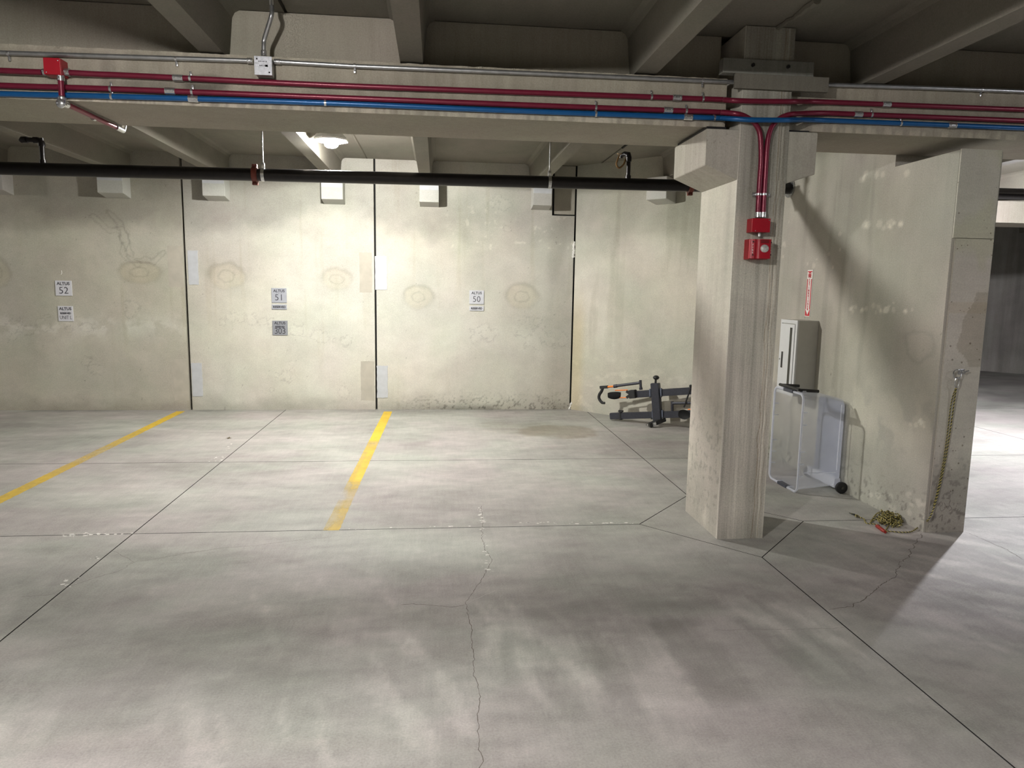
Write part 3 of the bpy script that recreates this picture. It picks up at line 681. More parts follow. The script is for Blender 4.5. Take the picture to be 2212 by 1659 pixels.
panel('column_side', (CX0, CY0 + .02, 0), (0, 1, 0), (0, 0, 1), (-1, 0, 0), .02, CY1 - CY0 - .02, 3.165, .010, COLSIDEM, column, paint_cols)
box('column_arris', (CX0 + .0003, CY0 + .0012, 0), (CX0 + .007, CY0 + .022, 3.165), COLSIDEM, column)
box('column_core', (CX0 + .02, CY0 + .03, 0), (CX1 - .002, CY1, 3.165), COLM, column)
# corbels under the beams
def corbel(xa, xb, zb0, zb1, ztop, lab=None):
    poly = [(xa, zb0), (xb, zb1), (xb, ztop - .01), (xb, ztop), (xa, ztop)]
    return prism('corbel', [(p[0], CY0 + .005, p[1]) for p in poly], (0, CY1 - CY0 - .01, 0), CORBM, column, bev=.004)
corbel(CX0 + .005, 1.61, 2.275, 2.36, 2.572)
corbel(CX1 - .005, 2.312, 2.262, 2.325, 2.574)
box('bearing_pad', (1.62, CY0 + .03, 2.574), (1.74, CY1 - .03, 2.590), BLACKPL, column)
box('bearing_pad', (2.15, CY0 + .05, 2.576), (2.28, CY1 - .03, 2.592), BLACKPL, column)
PLDM = concrete('brown_steel', (.10, .09, .075), (.19, .175, .15), streak=(30, 30, .8), sk=.25, contrast=.5, bump=.1)
PLM = concrete('primed_steel_plate', (.15, .145, .13), (.27, .265, .245), streak=(30, 30, .6), sk=.25, contrast=.5, bump=.1)
cp = box('cover_plate', (1.683, CY0 - .012, 2.892), (2.250, CY0 + .05, 2.975), PLM, column, .002, 'pale grey steel plate with two bolts')
for x in (1.865, 2.085):
    bm = bmesh.new(); bmesh.ops.create_cone(bm, cap_ends=True, segments=6, radius1=.011, radius2=.011, depth=.014, matrix=Matrix.Translation((x, CY0 - .018, 2.94)) @ Matrix.Rotation(math.pi / 2, 4, 'X'))
    obj('bolt', bm, BLACKPL, cp)
box('cover_plate', (1.757, CY0 - .028, 2.802), (2.343, CY0 - .002, 2.888), PLDM, column, .003, 'brown grey steel angle hiding the conduit ends')

# ================================================================== BEAMS
def paint_beam(x, y, z):
    w = 1 + (fbm(x * 22, z * 2.2, 4) - .5) * .35; w *= 1 + (fbm(x * 1.4, z * 3, 4) - .5) * .25
    c = np.stack([w, w * .985, w * .965], -1)
    k = sstep(2.645, 2.615, z + (fbm(x * 50, z * 8) - .5) * .03) * sstep(.40, .55, fbm(x * 45, z * 3, 3)); c *= 1 + k[:, None] * .35
    k = sstep(2.86, 2.89, z); c *= 1 + k[:, None] * .2
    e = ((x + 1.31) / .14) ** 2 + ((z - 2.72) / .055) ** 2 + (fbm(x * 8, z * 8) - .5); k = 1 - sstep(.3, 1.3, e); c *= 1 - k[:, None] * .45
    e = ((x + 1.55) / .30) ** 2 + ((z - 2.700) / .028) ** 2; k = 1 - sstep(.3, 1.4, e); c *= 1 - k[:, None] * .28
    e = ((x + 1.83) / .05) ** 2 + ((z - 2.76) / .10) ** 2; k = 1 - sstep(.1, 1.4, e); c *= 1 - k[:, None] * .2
    return c
def beam(name, x0, x1, y0=4.38, y1=4.99, zb=2.598, zl=2.885, zt=3.17, detail=True):
    b = setting(name, ((x0 + x1) / 2, (y0 + y1) / 2, zb))
    w0, w1 = y0 + .13, y1 - .13
    prism('beam_body', [(x0, y0 + .02, zb), (x0, y1, zb), (x0, y1, zl), (x0, w1, zl), (x0, w1, zt), (x0, w0, zt), (x0, w0, zl), (x0, y0 + .02, zl)], (x1 - x0, 0, 0), BEAMM, b)
    if detail:
        rf = lambda A, B: (fbm(A * 30, B * 10, 3) - .5) * .004 + sstep(zl - zb - .012, zl - zb, B) * (fbm(A * 24, B * 0, 3) - .55) * .02
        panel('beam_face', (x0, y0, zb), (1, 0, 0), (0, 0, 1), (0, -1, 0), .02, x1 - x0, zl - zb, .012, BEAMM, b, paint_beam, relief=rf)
    return b
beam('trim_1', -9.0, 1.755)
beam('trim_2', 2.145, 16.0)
for i, (x0, x1) in enumerate(((3.60, 16.0),)): beam('trim_3', x0, x1, 9.15, 9.75, detail=False)
# chips at the beam end beside the column
# ================================================================== CEILING
ceiling = setting('ceiling', (0, 4, 2.9))
ZS, ZF = 2.895, 3.17
YR = [(-8.0, 4.50), (4.87, 9.28), ]
flx = [(-14, -9.72), (-9.70, -6.79), (-6.77, -3.83 - .0), (-3.80, -.89), (-.87, 2.03), (2.05, 4.99), (5.01, 7.93), (7.95, 16.4)]
for (y0, y1) in YR + [(9.28, 16.5)]:
    for k, (x0, x1) in enumerate(flx):
        if y0 > 9.2 and x1 < 3: continue
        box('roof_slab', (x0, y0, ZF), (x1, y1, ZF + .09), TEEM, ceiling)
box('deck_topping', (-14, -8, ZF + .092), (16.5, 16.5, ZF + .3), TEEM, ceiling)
SXC = [-7.6, -6.40, -5.15, -3.77, -2.62, -1.275, -.153, 1.245, 2.69, 4.12, 5.55, 6.95 + .5, 8.9, 10.4, 12]
def stem(x, y0, y1):
    wb, wt, f = .066, .088, .045
    poly = [(x - wb, y0, ZS), (x + wb, y0, ZS), (x + wt, y0, ZF - f), (x + wt + f * .35, y0, ZF - f * .35), (x + wt + f, y0, ZF), (x - wt - f, y0, ZF), (x - wt - f * .35, y0, ZF - f * .35), (x - wt, y0, ZF - f)]
    return prism('ceiling_rib', poly, (0, y1 - y0, 0), TEEM, ceiling)
for x in SXC:
    stem(x, -8.0, 4.505)
    if x < 1.8 : stem(x, 4.865, YB - .01)
    elif x < 3.0: stem(x, 4.865, 9.27 - (x - 1.785) * 1.036 - .02)
    else:
        stem(x, 4.865, 9.27); stem(x, 9.6, 16.4)
# dribbled mortar in the slab seam above the column
bm = bmesh.new(); rnd = random.Random(4); pts = [G(1765, 0, 3.165).lerp(G(1668, 70, 3.165), k / 12) + Vector((rnd.gauss(0, .008), 0, 0)) for k in range(13)]
etube(bm, pts, [.022 - .0012 * k + rnd.random() * .006 for k in range(13)], 8); obj('seam_mortar', bm, TEEM, ceiling, smooth=True)
pts = [Vector((2.04, 5.0 + k * .3, 3.168)) for k in range(11)]
bm = bmesh.new(); etube(bm, pts, .014, 6); obj('seam_mortar', bm, GAPM, ceiling, smooth=True)
pts = [Vector((-.88, 5.0 + k * .3, 3.170)) for k in range(15)]
bm = bmesh.new(); etube(bm, pts, .013, 6); obj('seam_mortar', bm, TEEM, ceiling, smooth=True)

# outer walls that close the garage
w = box('wall_left', (-14.2, -8, 0), (-14, 9.3, 3.2), FARM); w['kind'] = 'structure'
w = box('wall_front', (-14, -8.2, 0), (16.5, -8, 3.2), SHEARM); w['kind'] = 'structure'
w = box('wall_far_right', (16.5, -8, 0), (16.7, 16.5, 3.2), FARM); w['kind'] = 'structure'
w = box('wall_far_back', (3.3, 16.5, 0), (16.5, 16.7, 3.2), FARM); w['kind'] = 'structure'
pa, pb = Vector((9.9, 16.1, 0)), Vector((15.4, 9.8, 0)); uu = (pb - pa).normalized()
def paint_far(x, y, z):
    s = (x - pa.x) * uu.x + (y - pa.y) * uu.y
    w = 1 + (fbm(s * 5, z * .35, 4) - .5) * .9; k = sstep(.5, .1, z) * .25; w = w + k
    return np.stack([w, w, w * .99], -1)
far = panel('wall_far_corner', pa, uu, (0, 0, 1), Vector((uu.y, -uu.x, 0)) if uu.y < 0 and uu.x > 0 and -uu.x < 0 else Vector((uu.y, -uu.x, 0)), .1, (pb - pa).length, 3.17, .04, FARM, None, paint_far)
far['kind'] = 'structure'

# ================================================================== LAMPS
def emis(name, col, s):
    m = bpy.data.materials.new(name); m.use_nodes = True; nt = m.node_tree; b = nt.nodes['Principled BSDF']
    b.inputs['Base Color'].default_value = (.8, .8, .8, 1); b.inputs['Emission Color'].default_value = (*col, 1); b.inputs['Emission Strength'].default_value = s
    return m
HOUS = mat('white_lamp_housing', (.62, .62, .60), .5, var=.03)
for (x, y, z, s, col, lab) in LAMPS:
    t = thing('ceiling_lamp', lab, 'lamp', (x, y, z), 'ceiling lamps')
    bm = bmesh.new()
    dk = .85
    prof = [(r_, .035 + (h_ - .035) * dk) for r_, h_ in [(.045, .035), (.060, .030), (.066, .005), (.058, -.024), (.038, -.040), (0.0005, -.044)]]; s = s * 2.8
    rings = [[bm.verts.new((x + r * math.cos(k * math.pi / 12), y + r * math.sin(k * math.pi / 12), z + h)) for k in range(24)] for r, h in prof]
    for a, b in zip(rings[:-1], rings[1:]):
        for k in range(24): bm.faces.new((a[k], a[(k + 1) % 24], b[(k + 1) % 24], b[k]))
    bm.faces.new(rings[0][::-1]); obj('lens', bm, emis('lamp_glow', col, s), t, smooth=True)
    bm = bmesh.new()
    prof = [(.15, .030), (.155, .045), (.12, .085), (.06, .10), (.06, .12), (.012, .12)]
    rings = [[bm.verts.new((x + r * math.cos((k + .5) * math.pi / 4) * 1.05, y + r * math.sin((k + .5) * math.pi / 4) * 1.05, z + h)) for k in range(8)] for r, h in prof]
    for a, b in zip(rings[:-1], rings[1:]):
        for k in range(8): bm.faces.new((a[k], a[(k + 1) % 8], b[(k + 1) % 8], b[k]))
    bm.faces.new(rings[0][::-1]); bm.faces.new(rings[-1]); obj('housing', bm, HOUS, t)
    tube('mounting_stem', [(x, y, z + .115), (x, y, ZF)], .012, EMT, t)
    box('ceiling_box', (x - .05, y - .05, ZF - .035), (x + .05, y + .05, ZF - .001), HOUS, t, .004)
# ================================================================== CONDUITS ON THE BEAM
def C(px, py, off=.022, Y0=4.38): return W(px, py, Y0 - off)
def strap(p, r, axis, parent, wd=.012, side=Vector((0, 0, 1))):
    axis = axis.normalized(); bm = bmesh.new(); etube(bm, [p - axis * wd / 2, p + axis * wd / 2], r + .0022, 14)
    c = p + side * (r + .012) + Vector((0, .004, 0)); ebox(bm, (c.x - wd / 2 if abs(axis.x) > .5 else c.x - .012, c.y, c.z - .012), (c.x + wd / 2 if abs(axis.x) > .5 else c.x + .012, c.y + .004, c.z + .012), .001)
    bmesh.ops.create_uvsphere(bm, u_segments=8, v_segments=6, radius=.004, matrix=Matrix.Translation(c + Vector((0, -.001, 0))))
    return obj('strap', bm, ZINC, parent, smooth=True)
def coupling(p, r, axis, parent, L_=.055):
    axis = axis.normalized(); bm = bmesh.new(); etube(bm, [p - axis * L_ / 2, p - axis * L_ / 2 * .98, p + axis * L_ / 2 * .98, p + axis * L_ / 2], [r + .002, r + .0035, r + .0035, r + .002], 14)
    for s in (-.32, .32): bmesh.ops.create_uvsphere(bm, u_segments=8, v_segments=6, radius=.0045, matrix=Matrix.Translation(p + axis * L_ * s + Vector((0, -r - .004, .001))))
    return obj('coupling', bm, ZINC, parent, smooth=True)
X_ = Vector((1, 0, 0))
# grey conduit, left run and right run (its middle is hidden by the cover plate)
t = thing('electrical_conduit', 'thin bare grey conduit along the top of the beam, left of the column', 'conduit', C(770, 142), 'bare grey conduits on the beam')
tube('conduit_run', [C(-500, 98), C(545, 131.5)], .0125, EMT, t); tube('conduit_run', [C(592, 133), C(766, 143), C(1160, 159), C(1574, 177), C(1640, 179)], .0125, EMT, t)
for p in ((18, 116), (380, 127.5), (766, 142.5), (1518, 174.5)): strap(C(*p), .0125, X_, t, side=Vector((0, 0, -1)))
coupling(C(540, 131.3), .0125, X_, t, .03); coupling(C(600, 133.5), .0125, X_, t, .035)
t = thing('electrical_conduit', 'thin bare grey conduit along the top of the beam, right of the column', 'conduit', C(2000, 190), 'bare grey conduits on the beam')
tube('conduit_run', [C(1740, 180), C(1785, 183), C(2000, 190), C(2212, 197.5), C(2900, 224)], .0125, EMT, t)
strap(C(2120, 194.3), .0125, X_, t, side=Vector((0, 0, -1)))
# upper maroon conduit crosses in front of the column
RR = .0155
t = thing('fire_alarm_conduit', 'upper maroon conduit running the whole beam from the red box past the column', 'conduit', C(900, 190), 'maroon fire alarm conduits')
tube('conduit_run', [C(-500, 131, .03), C(60, 155, .04), C(91, 156, .04)], RR, REDC, t)
tube('conduit_run', cat([C(137.5, 156, .04), C(160, 157.5, .04), C(215, 160.5, .028), C(300, 164, .022), C(700, 183.5), C(1100, 198.5), C(1530, 214), C(1565, 216, .06), C(1590, 217.5, .114), C(1640, 219, .114), C(1710, 219.5, .114), C(1738, 219.5, .06), C(1785, 220.5, .024), C(2000, 229), C(2212, 237), C(2900, 263)], 5), RR, REDC, t)
for p in ((411, 169.5), (1407, 209.3), (1518, 213.3)): strap(C(*p), RR, X_, t)
for p in ((385, 168.5), (1462, 211.5), (1914, 225.5)): coupling(C(*p), RR, X_, t)
# lower maroon conduits turn down the column
t = thing('fire_alarm_conduit', 'lower left maroon conduit that bends down the column face on its left side', 'conduit', C(900, 218), 'maroon fire alarm conduits')
YC = CY0 - .022
def K(px, py, off=.022): return W(px, py, CY0 - off)
tube('conduit_run', cat([C(-500, 165), C(0, 184.5), C(235, 192), C(700, 210), C(1100, 225.5), C(1530, 241.5), C(1560, 243, .055), C(1588, 245.5, .112), C(1606, 250, .114), K(1626, 262, .024), K(1638, 278), K(1643, 300), K(1644, 345), K(1640.5, 400), K(1637, 464)], 6), RR, REDC, t)
for p in ((239, 192), (415, 198.6), (1287, 232.3), (1482, 239.8)): strap(C(*p), RR, X_, t)
for p in ((368, 197), (1443, 238)): coupling(C(*p), RR, X_, t)
strap(K(1639, 420), RR, Vector((0, 0, 1)), t, side=Vector((-1, 0, 0)))
coupling(K(1637.3, 464), RR, Vector((0, 0, 1)), t, .03)
t = thing('fire_alarm_conduit', 'lower right maroon conduit that bends down the column face on its right side', 'conduit', C(2000, 253), 'maroon fire alarm conduits')
tube('conduit_run', cat([C(2900, 288), C(2212, 261), C(1880, 248), C(1785, 244.5), C(1740, 245, .06), C(1712, 246.5, .112), C(1698, 249.5, .114), K(1684, 256, .024), K(1670, 270), K(1661.5, 290), K(1657, 320), K(1654.5, 360), K(1651.5, 410), K(1648.5, 464)], 6), RR, REDC, t)
strap(C(1882, 248), RR, X_, t); coupling(C(1853, 247), RR, X_, t)
strap(K(1650.5, 420), RR, Vector((0, 0, 1)), t, side=Vector((1, 0, 0)))
coupling(K(1648.6, 464), RR, Vector((0, 0, 1)), t, .03)
t = thing('blue_conduit', 'bright blue conduit along the lower edge of the beam', 'conduit', C(900, 231))
tube('conduit_run', cat([C(-500, 186), C(0, 202.5), C(235, 208), C(700, 222.5), C(1100, 239), C(1530, 254.5), C(1560, 255.5, .06), C(1588, 257, .118), C(1625, 259, .152), C(1690, 259.5, .152), C(1715, 259, .118), C(1742, 259, .06), C(1795, 260.5), C(2000, 268.5), C(2212, 277), C(2900, 303)], 5), .0150, BLUEC, t)
for p in ((241, 208.3), (703, 222.6), (1287, 246.2), (1543, 255), (1945, 266.5)): strap(C(*p), .0150, X_, t)
for p in ((418, 213.7), (1486, 253.2), (2056, 271)): coupling(C(*p), .0150, X_, t)

# red junction box on the beam and the conduit hung under it
p0, p1 = W(93, 124, 4.30), W(133, 162.5, 4.30)
t = thing('junction_box', 'glossy red junction box on the beam at the far left', 'junction box', ((p0.x + p1.x) / 2, 4.32, p1.z))
box('box_body', (p0.x, 4.302, p1.z), (p1.x, 4.378, p0.z), REDP, t, .004)
box('box_cover', (p0.x + .001, 4.295, p1.z + .001), (p1.x - .001, 4.303, p0.z - .001), REDP, t, .002)
for (a, b) in ((p1.x - .012, p0.z - .014), (p0.x + .014, p1.z + .012)):
    bm = bmesh.new(); bmesh.ops.create_uvsphere(bm, u_segments=8, v_segments=6, radius=.004, matrix=Matrix.Translation((a, 4.295, b))); obj('screw', bm, ZINC, t)
coupling(Vector((p0.x - .012, 4.34, C(88, 155.5, .04).z)), RR, X_, t, .022); coupling(Vector((p1.x + .014, 4.34, C(142, 156, .04).z)), RR + .002, X_, t, .026)
t = thing('fire_alarm_conduit', 'short maroon conduit dropping from the red box and running back under the beam', 'conduit', W(133, 215, 4.322), 'maroon fire alarm conduits')
a = W(131, 163, 4.322); b = W(133.5, 208, 4.322)
tube('conduit_run', [a, b], RR, REDC, t); coupling(W(131.3, 169, 4.322), RR, Vector((0, 0, 1)), t, .03)
e0 = Vector((b.x, 4.31, 2.565)); e1 = Vector((b.x + .002, 4.34, 2.575)); f1 = Vector((-2.03, 5.02, 2.572))
tube('conduit_run', [e1, f1], .0145, REDC, t)
bm = bmesh.new(); etube(bm, [Vector((b.x, 4.322, 2.60)), Vector((b.x, 4.322, 2.56))], .022, 14); etube(bm, [Vector((b.x, 4.315, 2.572)), Vector((b.x + .002, 4.37, 2.573))], .019, 14)
bmesh.ops.create_uvsphere(bm, u_segments=14, v_segments=8, radius=.026, matrix=Matrix.Translation((b.x, 4.306, 2.566)) @ Matrix.Scale(.6, 4, (0, 1, 0))); obj('elbow_fitting', bm, ZINC, t, smooth=True)
bm = bmesh.new(); etube(bm, [Vector((b.x + .008, 4.655, 2.572)), Vector((b.x + .008, 4.68, 2.572))], .017, 14); obj('strap', bm, ZINC, t, smooth=True)
bm = bmesh.new(); etube(bm, [f1 - Vector((0, .10, 0)), f1], .0165, 14); etube(bm, [f1, f1 + Vector((0, .02, .035))], .016, 12); obj('connector', bm, ZINC, t, smooth=True)

# grey box with tape labels, conduit to the ceiling
p0, p1 = W(550, 122, 4.30), W(587, 162, 4.30)
t = thing('junction_box', 'square bare metal junction box with printed tape labels on the beam', 'junction box', ((p0.x + p1.x) / 2, 4.34, p1.z))
box('box_body', (p0.x, 4.303, p1.z), (p1.x, 4.378, p0.z), EMT, t, .005)
BOXM = mat('pale_box_cover', (.44, .45, .48), .45, metal=.3, var=.2, scale=60)
box('box_cover', (p0.x - .003, 4.297, p1.z - .003), (p1.x + .003, 4.303, p0.z + .003), BOXM, t, .001)
cx = (p0.x + p1.x) / 2
TAPE = mat('label_tape', (.62, .63, .68), .5, var=.02)
for (z0, z1, x0, x1) in ((p0.z - .031, p0.z - .020, p0.x + .002, p1.x - .004), (p0.z - .053, p0.z - .042, p0.x + .006, p1.x - .012), (p0.z - .075, p0.z - .038, cx + .012, cx + .026)):
    box('label_tape', (x0, 4.2962, z0), (x1, 4.2972, z1), TAPE, t)
text('BHPC-827-28', .0085, (cx - .002, 4.2958, p0.z - .0255), (1, 0, 0), (0, 0, 1), INK, t, .0002); text('BHPC-92', .0085, (cx - .004, 4.2958, p0.z - .0475), (1, 0, 0), (0, 0, 1), INK, t, .0002)
for (a, b) in ((p0.x + .012, p0.z - .012), (p1.x - .012, p1.z + .012)):
    bm = bmesh.new(); bmesh.ops.create_uvsphere(bm, u_segments=8, v_segments=6, radius=.0045, matrix=Matrix.Translation((a, 4.296, b))); obj('screw', bm, BLACKPL, t)
t = thing('electrical_conduit', 'bent grey conduit climbing from the metal box to the ceiling', 'conduit', W(570, 118, 4.34))
tube('conduit_run', cat([W(570, 121, 4.34), W(570, 100, 4.34), W(571, 85, 4.34), W(580, 55, 4.31), W(587, 30, 4.29), G(587, 12, 3.145), G(586, 2, 3.152), G(583, -60, 3.152)], 6), .0125, EMT, t)
coupling(W(570, 115, 4.34), .0125, Vector((0, 0, 1)), t, .03)

# ================================================================== SPRINKLER PIPE
YP = 6.54; PR = .054
t = thing('sprinkler_pipe', 'long black sprinkler pipe hung below the ceiling ribs', 'pipe', (0, YP, 2.5))
PZ = lambda x: 2.549 + (x - 0) * .0065
def pp(x): return Vector((x, YP, PZ(x)))
tube('pipe_run', [pp(-14), pp(-3), pp(0), pp(3.288)], PR, BLACKP, t, 24); tube('pipe_run', [pp(3.586), pp(16.4)], PR, BLACKP, t, 24)
def groove(x):
    bm = bmesh.new(); etube(bm, [pp(x - .024), pp(x - .018), pp(x + .018), pp(x + .024)], [PR + .006, PR + .015, PR + .015, PR + .006], 24)
    for s in (-1, 1):
        ebox(bm, pp(x) + Vector((-.022, -.02, s * (PR + .022) - .012)), pp(x) + Vector((.022, .02, s * (PR + .022) + .012)), .005)
        etube(bm, [pp(x) + Vector((0, -.032, s * (PR + .022))), pp(x) + Vector((0, .032, s * (PR + .022)))], .008, 6)
    return obj('grooved_coupling', bm, COUP, t, smooth=True)
groove(-1.575); groove(2.32)
for x in (-1.505, 1.005, -4.2, 5.2):
    bm = bmesh.new(); etube(bm, [pp(x) + Vector((0, 0, PR + .03)), Vector((x, YP, ZF))], .0055, 8); obj('hanger_rod', bm, ZINC, t, smooth=True)
    bm = bmesh.new(); etube(bm, [pp(x - .014), pp(x + .014)], PR + .003, 24); ebox(bm, pp(x) + Vector((-.014, -.012, PR)), pp(x) + Vector((.014, .012, PR + .045)), .003); etube(bm, [pp(x) + Vector((0, 0, PR + .03)), pp(x) + Vector((0, 0, PR + .055))], .010, 6); obj('hanger_clamp', bm, ZINC, t, smooth=True)
def riser(x, h, pend, nm='riser'):
    bm = bmesh.new(); a = pp(x); etube(bm, [a + Vector((0, 0, PR - .01)), a + Vector((0, 0, PR + .022))], .026, 14); etube(bm, [a + Vector((0, 0, PR)), a + Vector((0, 0, h))], .019, 14)
    if pend == 'left':
        etube(bm, [a + Vector((0, 0, h - .03)), a + Vector((0, 0, h - .005)), a + Vector((-.01, 0, h + .012)), a + Vector((-.03, 0, h + .02)), a + Vector((-.06, 0, h + .02))], .027, 14)
        etube(bm, [a + Vector((-.04, 0, h + .02)), a + Vector((-.15, .02, h + .024))], .020, 14); etube(bm, [a + Vector((-.12, .015, h + .024)), a + Vector((-.16, .022, h + .024)), a + Vector((-.175, .024, h + .010))], [.027, .027, .020], 14)
        etube(bm, [a + Vector((.005, 0, h + .02)), a + Vector((.005, 0, h + .04))], .012, 8)
    o = obj(nm, bm, BLACKP, t, smooth=True)
    return a
riser(-3.30, .215, 'left')
a = riser(1.73, .235, 'r')
bm = bmesh.new(); etube(bm, [a + Vector((0, 0, .20)), a + Vector((0, 0, .235)), a + Vector((-.005, .0, .262)), a + Vector((-.03, .03, .272)), a + Vector((-.055, .05, .262)), a + Vector((-.06, .055, .24))], [.026, .026, .026, .024, .020, .016], 12); obj('elbow', bm, BLACKP, t, smooth=True)
bm = bmesh.new(); etube(bm, cat([a + Vector((-.03, 0, .22)), a + Vector((-.05, -.01, .17)), a + Vector((-.09, -.01, .14)), a + Vector((-.115, -.01, .17)), a + Vector((-.105, -.01, .215)), a + Vector((-.09, -.01, .25))], 5), .008, 8); bmesh.ops.create_cone(bm, cap_ends=True, segments=14, radius1=.026, radius2=.026, depth=.003, matrix=Matrix.Translation(a + Vector((-.09, -.01, .262)))); obj('sprinkler_head', bm, BRONZE, t, smooth=True)
bm = bmesh.new(); etube(bm, [Vector((3.284, YP, PZ(3.29))), Vector((3.276, YP, PZ(3.29)))], .086, 28); obj('wall_flange', bm, ZINC, t, smooth=True)

# small red horn strobe on the near ceiling, top edge of the picture
q = G(1680, -6, 3.12)
t = thing('strobe_light', 'red alarm strobe on the ceiling above the column, cut by the top of the picture', 'alarm', (q.x, q.y, 3.12))
bm = bmesh.new(); bmesh.ops.create_cone(bm, cap_ends=True, segments=20, radius1=.05, radius2=.062, depth=.045, matrix=Matrix.Translation((q.x, q.y, 3.147))); obj('alarm_body', bm, REDP, t, smooth=True)
for s in (-1, 1):
    bm = bmesh.new(); bmesh.ops.create_uvsphere(bm, u_segments=10, v_segments=8, radius=.011, matrix=Matrix.Translation((q.x + s * .058, q.y - .01, 3.128))); obj('lens', bm, LENSG, t, smooth=True)

# ================================================================== DEVICES ON THE COLUMN FACE
bx0, bx1 = W(1625.5, 471, CY0 - .075), W(1663, 502, CY0 - .075)
t = thing('junction_box', 'red junction box on the column under the two maroon conduits', 'junction box', ((bx0.x + bx1.x) / 2, CY0 - .04, bx1.z))
box('box_body', (bx0.x, CY0 - .068, bx1.z), (bx1.x, CY0 + .002, bx0.z), REDP, t, .003)
box('box_cover', (bx0.x, CY0 - .076, bx1.z), (bx1.x, CY0 - .069, bx0.z), REDP, t, .002)
for (a, b) in ((bx1.x - .009, bx0.z - .010), (bx0.x + .022, bx1.z + .008)):
    bm = bmesh.new(); bmesh.ops.create_uvsphere(bm, u_segments=8, v_segments=6, radius=.0036, matrix=Matrix.Translation((a, CY0 - .077, b))); obj('screw', bm, ZINC, t)
tube('nipple', [((bx0.x + bx1.x) / 2 + .012, CY0 - .03, bx1.z + .002), ((bx0.x + bx1.x) / 2 + .012, CY0 - .03, bx1.z - .022)], .010, ZINC, t)
sx0, sx1 = W(1624, 516, CY0 - .10), W(1666, 559, CY0 - .10)
t = thing('fire_alarm_strobe', 'red wall horn strobe marked FIRE with a clear lens on the column', 'alarm', ((sx0.x + sx1.x) / 2, CY0 - .05, sx1.z))
box('back_box', (sx0.x - .001, CY0 - .062, sx1.z - .004), (sx1.x - .005, CY0 + .002, sx0.z + .002), REDP, t, .003)
h = sx0.z - sx1.z; wd_ = sx1.x - sx0.x
fp = [(0, -.062), (0, -.082), (.008, -.090), (wd_ * .20, -.094), (wd_ * .28, -.086), (wd_ * .34, -.098), (wd_ * .42, -.102), (wd_ * .92, -.102), (wd_, -.090), (wd_, -.062)]
prism('face_plate', [(sx0.x + a, CY0 + b, sx1.z) for a, b in fp], (0, 0, h), REDP, t, smooth=True)
cx = sx0.x + wd_ * .64; cz = sx1.z + h * .52
bm = bmesh.new(); bmesh.ops.create_uvsphere(bm, u_segments=20, v_segments=12, radius=.026, matrix=Matrix.Translation((cx, CY0 - .100, cz)) @ Matrix.Diagonal((1.05, .65, .95, 1))); obj('lens', bm, LENSG, t, smooth=True)
bm = bmesh.new()
for k in range(6): ebox(bm, (cx - .026, CY0 - .1035, sx0.z - .006 - k * .0035), (cx + .026, CY0 - .1015, sx0.z - .0045 - k * .0035))
obj('sounder_grille', bm, GLASSD, t)
for (dx, dz) in ((.014, .86), (.014, .18), (wd_ - .004, .84), (wd_ - .004, .2)):
    bm = bmesh.new(); etube(bm, [(sx0.x + dx, CY0 - .092, sx1.z + h * dz), (sx0.x + dx, CY0 - .098, sx1.z + h * dz)], .0042, 8); obj('screw_hole', bm, BLACKPL, t)
for k, chh in enumerate('FIRE'):
    text(chh, .013, (sx0.x + .012, CY0 - .0955, sx1.z + h * (.70 - .135 * k)), (1, 0, 0), (0, 0, 1), SIGNW, t, .0003)
for k, chh in enumerate('FIRE'):
    text(chh, .010, (sx1.x - .002, CY0 - .0925, sx1.z + h * (.70 - .135 * k)), (1, .55, 0), (0, 0, 1), SIGNW, t, .0002, sx=.6)

# ================================================================== SIGNS ON THE BACK WALL
def sign(name, pts, th, m, label, lines, cat_='sign', tilt=0):
    a, b = wx(*pts[0]), wx(*pts[1]); x0, x1, z1, z0 = a.x, b.x, a.z, b.z; Wd = x1 - x0; Hh = z1 - z0; y = YB - .012
    t = thing(name, label, cat_, ((x0 + x1) / 2, YB, z0))
    box('sign_plate', (x0, y, z0), (x1, y + th, z1), m, t, .0015)
    for (s, fz, sz, bold, sx_, sp) in lines:
        text(s, sz, ((x0 + x1) / 2, y - .0008, z0 + Hh * fz), (1, 0, 0), (0, 0, 1), INK, t, bold, sx=sx_, spacing=sp)
    return t
AL = ('ALTUS', .82, .040, .0005, 1.0, 1.0); VA = ('V A I L', .67, .015, .0, 1.0, 1.3)
sign('stall_sign', ((119.5, 606), (157, 639)), .012, ALUW, 'pale square stall sign numbered 52', [('ALTUS', .80, .050, .0012, 1.0, 1.02), ('V A I L', .645, .016, .0, 1, 1.4), ('52', .33, .116, -.0008, 1.0, 1.0)])
sign('stall_sign', ((125.5, 661), (160, 694)), .012, ALUW, 'pale sign reading RESERVED UNIT L below the number 52 sign', [('ALTUS', .82, .048, .0012, 1.0, 1.02), ('V A I L', .68, .016, .0, 1, 1.4), ('RESERVED', .52, .030, .0014, .92, 1.0), ('UNIT L', .24, .064, -.0006, .74, .95)])
sign('stall_sign', ((586.5, 622), (620, 654)), .012, ALU, 'brushed grey square stall sign numbered 51', [('ALTUS', .80, .047, .0012, 1.0, 1.02), ('V A I L', .645, .016, .0, 1, 1.4), ('51', .34, .112, -.0008, 1.0, 1.0)])
sign('reserved_sign', ((587.5, 657.5), (620, 668.5)), .010, ALU, 'small grey RESERVED strip under the number 51 sign', [('RESERVED', .48, .037, .0016, .92, 1.0)])
sign('stall_sign', ((588.5, 692.5), (622, 724)), .012, ALUD, 'darkest grey sign reading RESERVED 303 beneath stall 51', [('ALTUS', .83, .046, .0012, 1.0, 1.02), ('V A I L', .70, .014, .0, 1, 1.4), ('RESERVED', .57, .028, .0014, .92, 1.0), ('303', .27, .112, -.0006, .92, .92)])
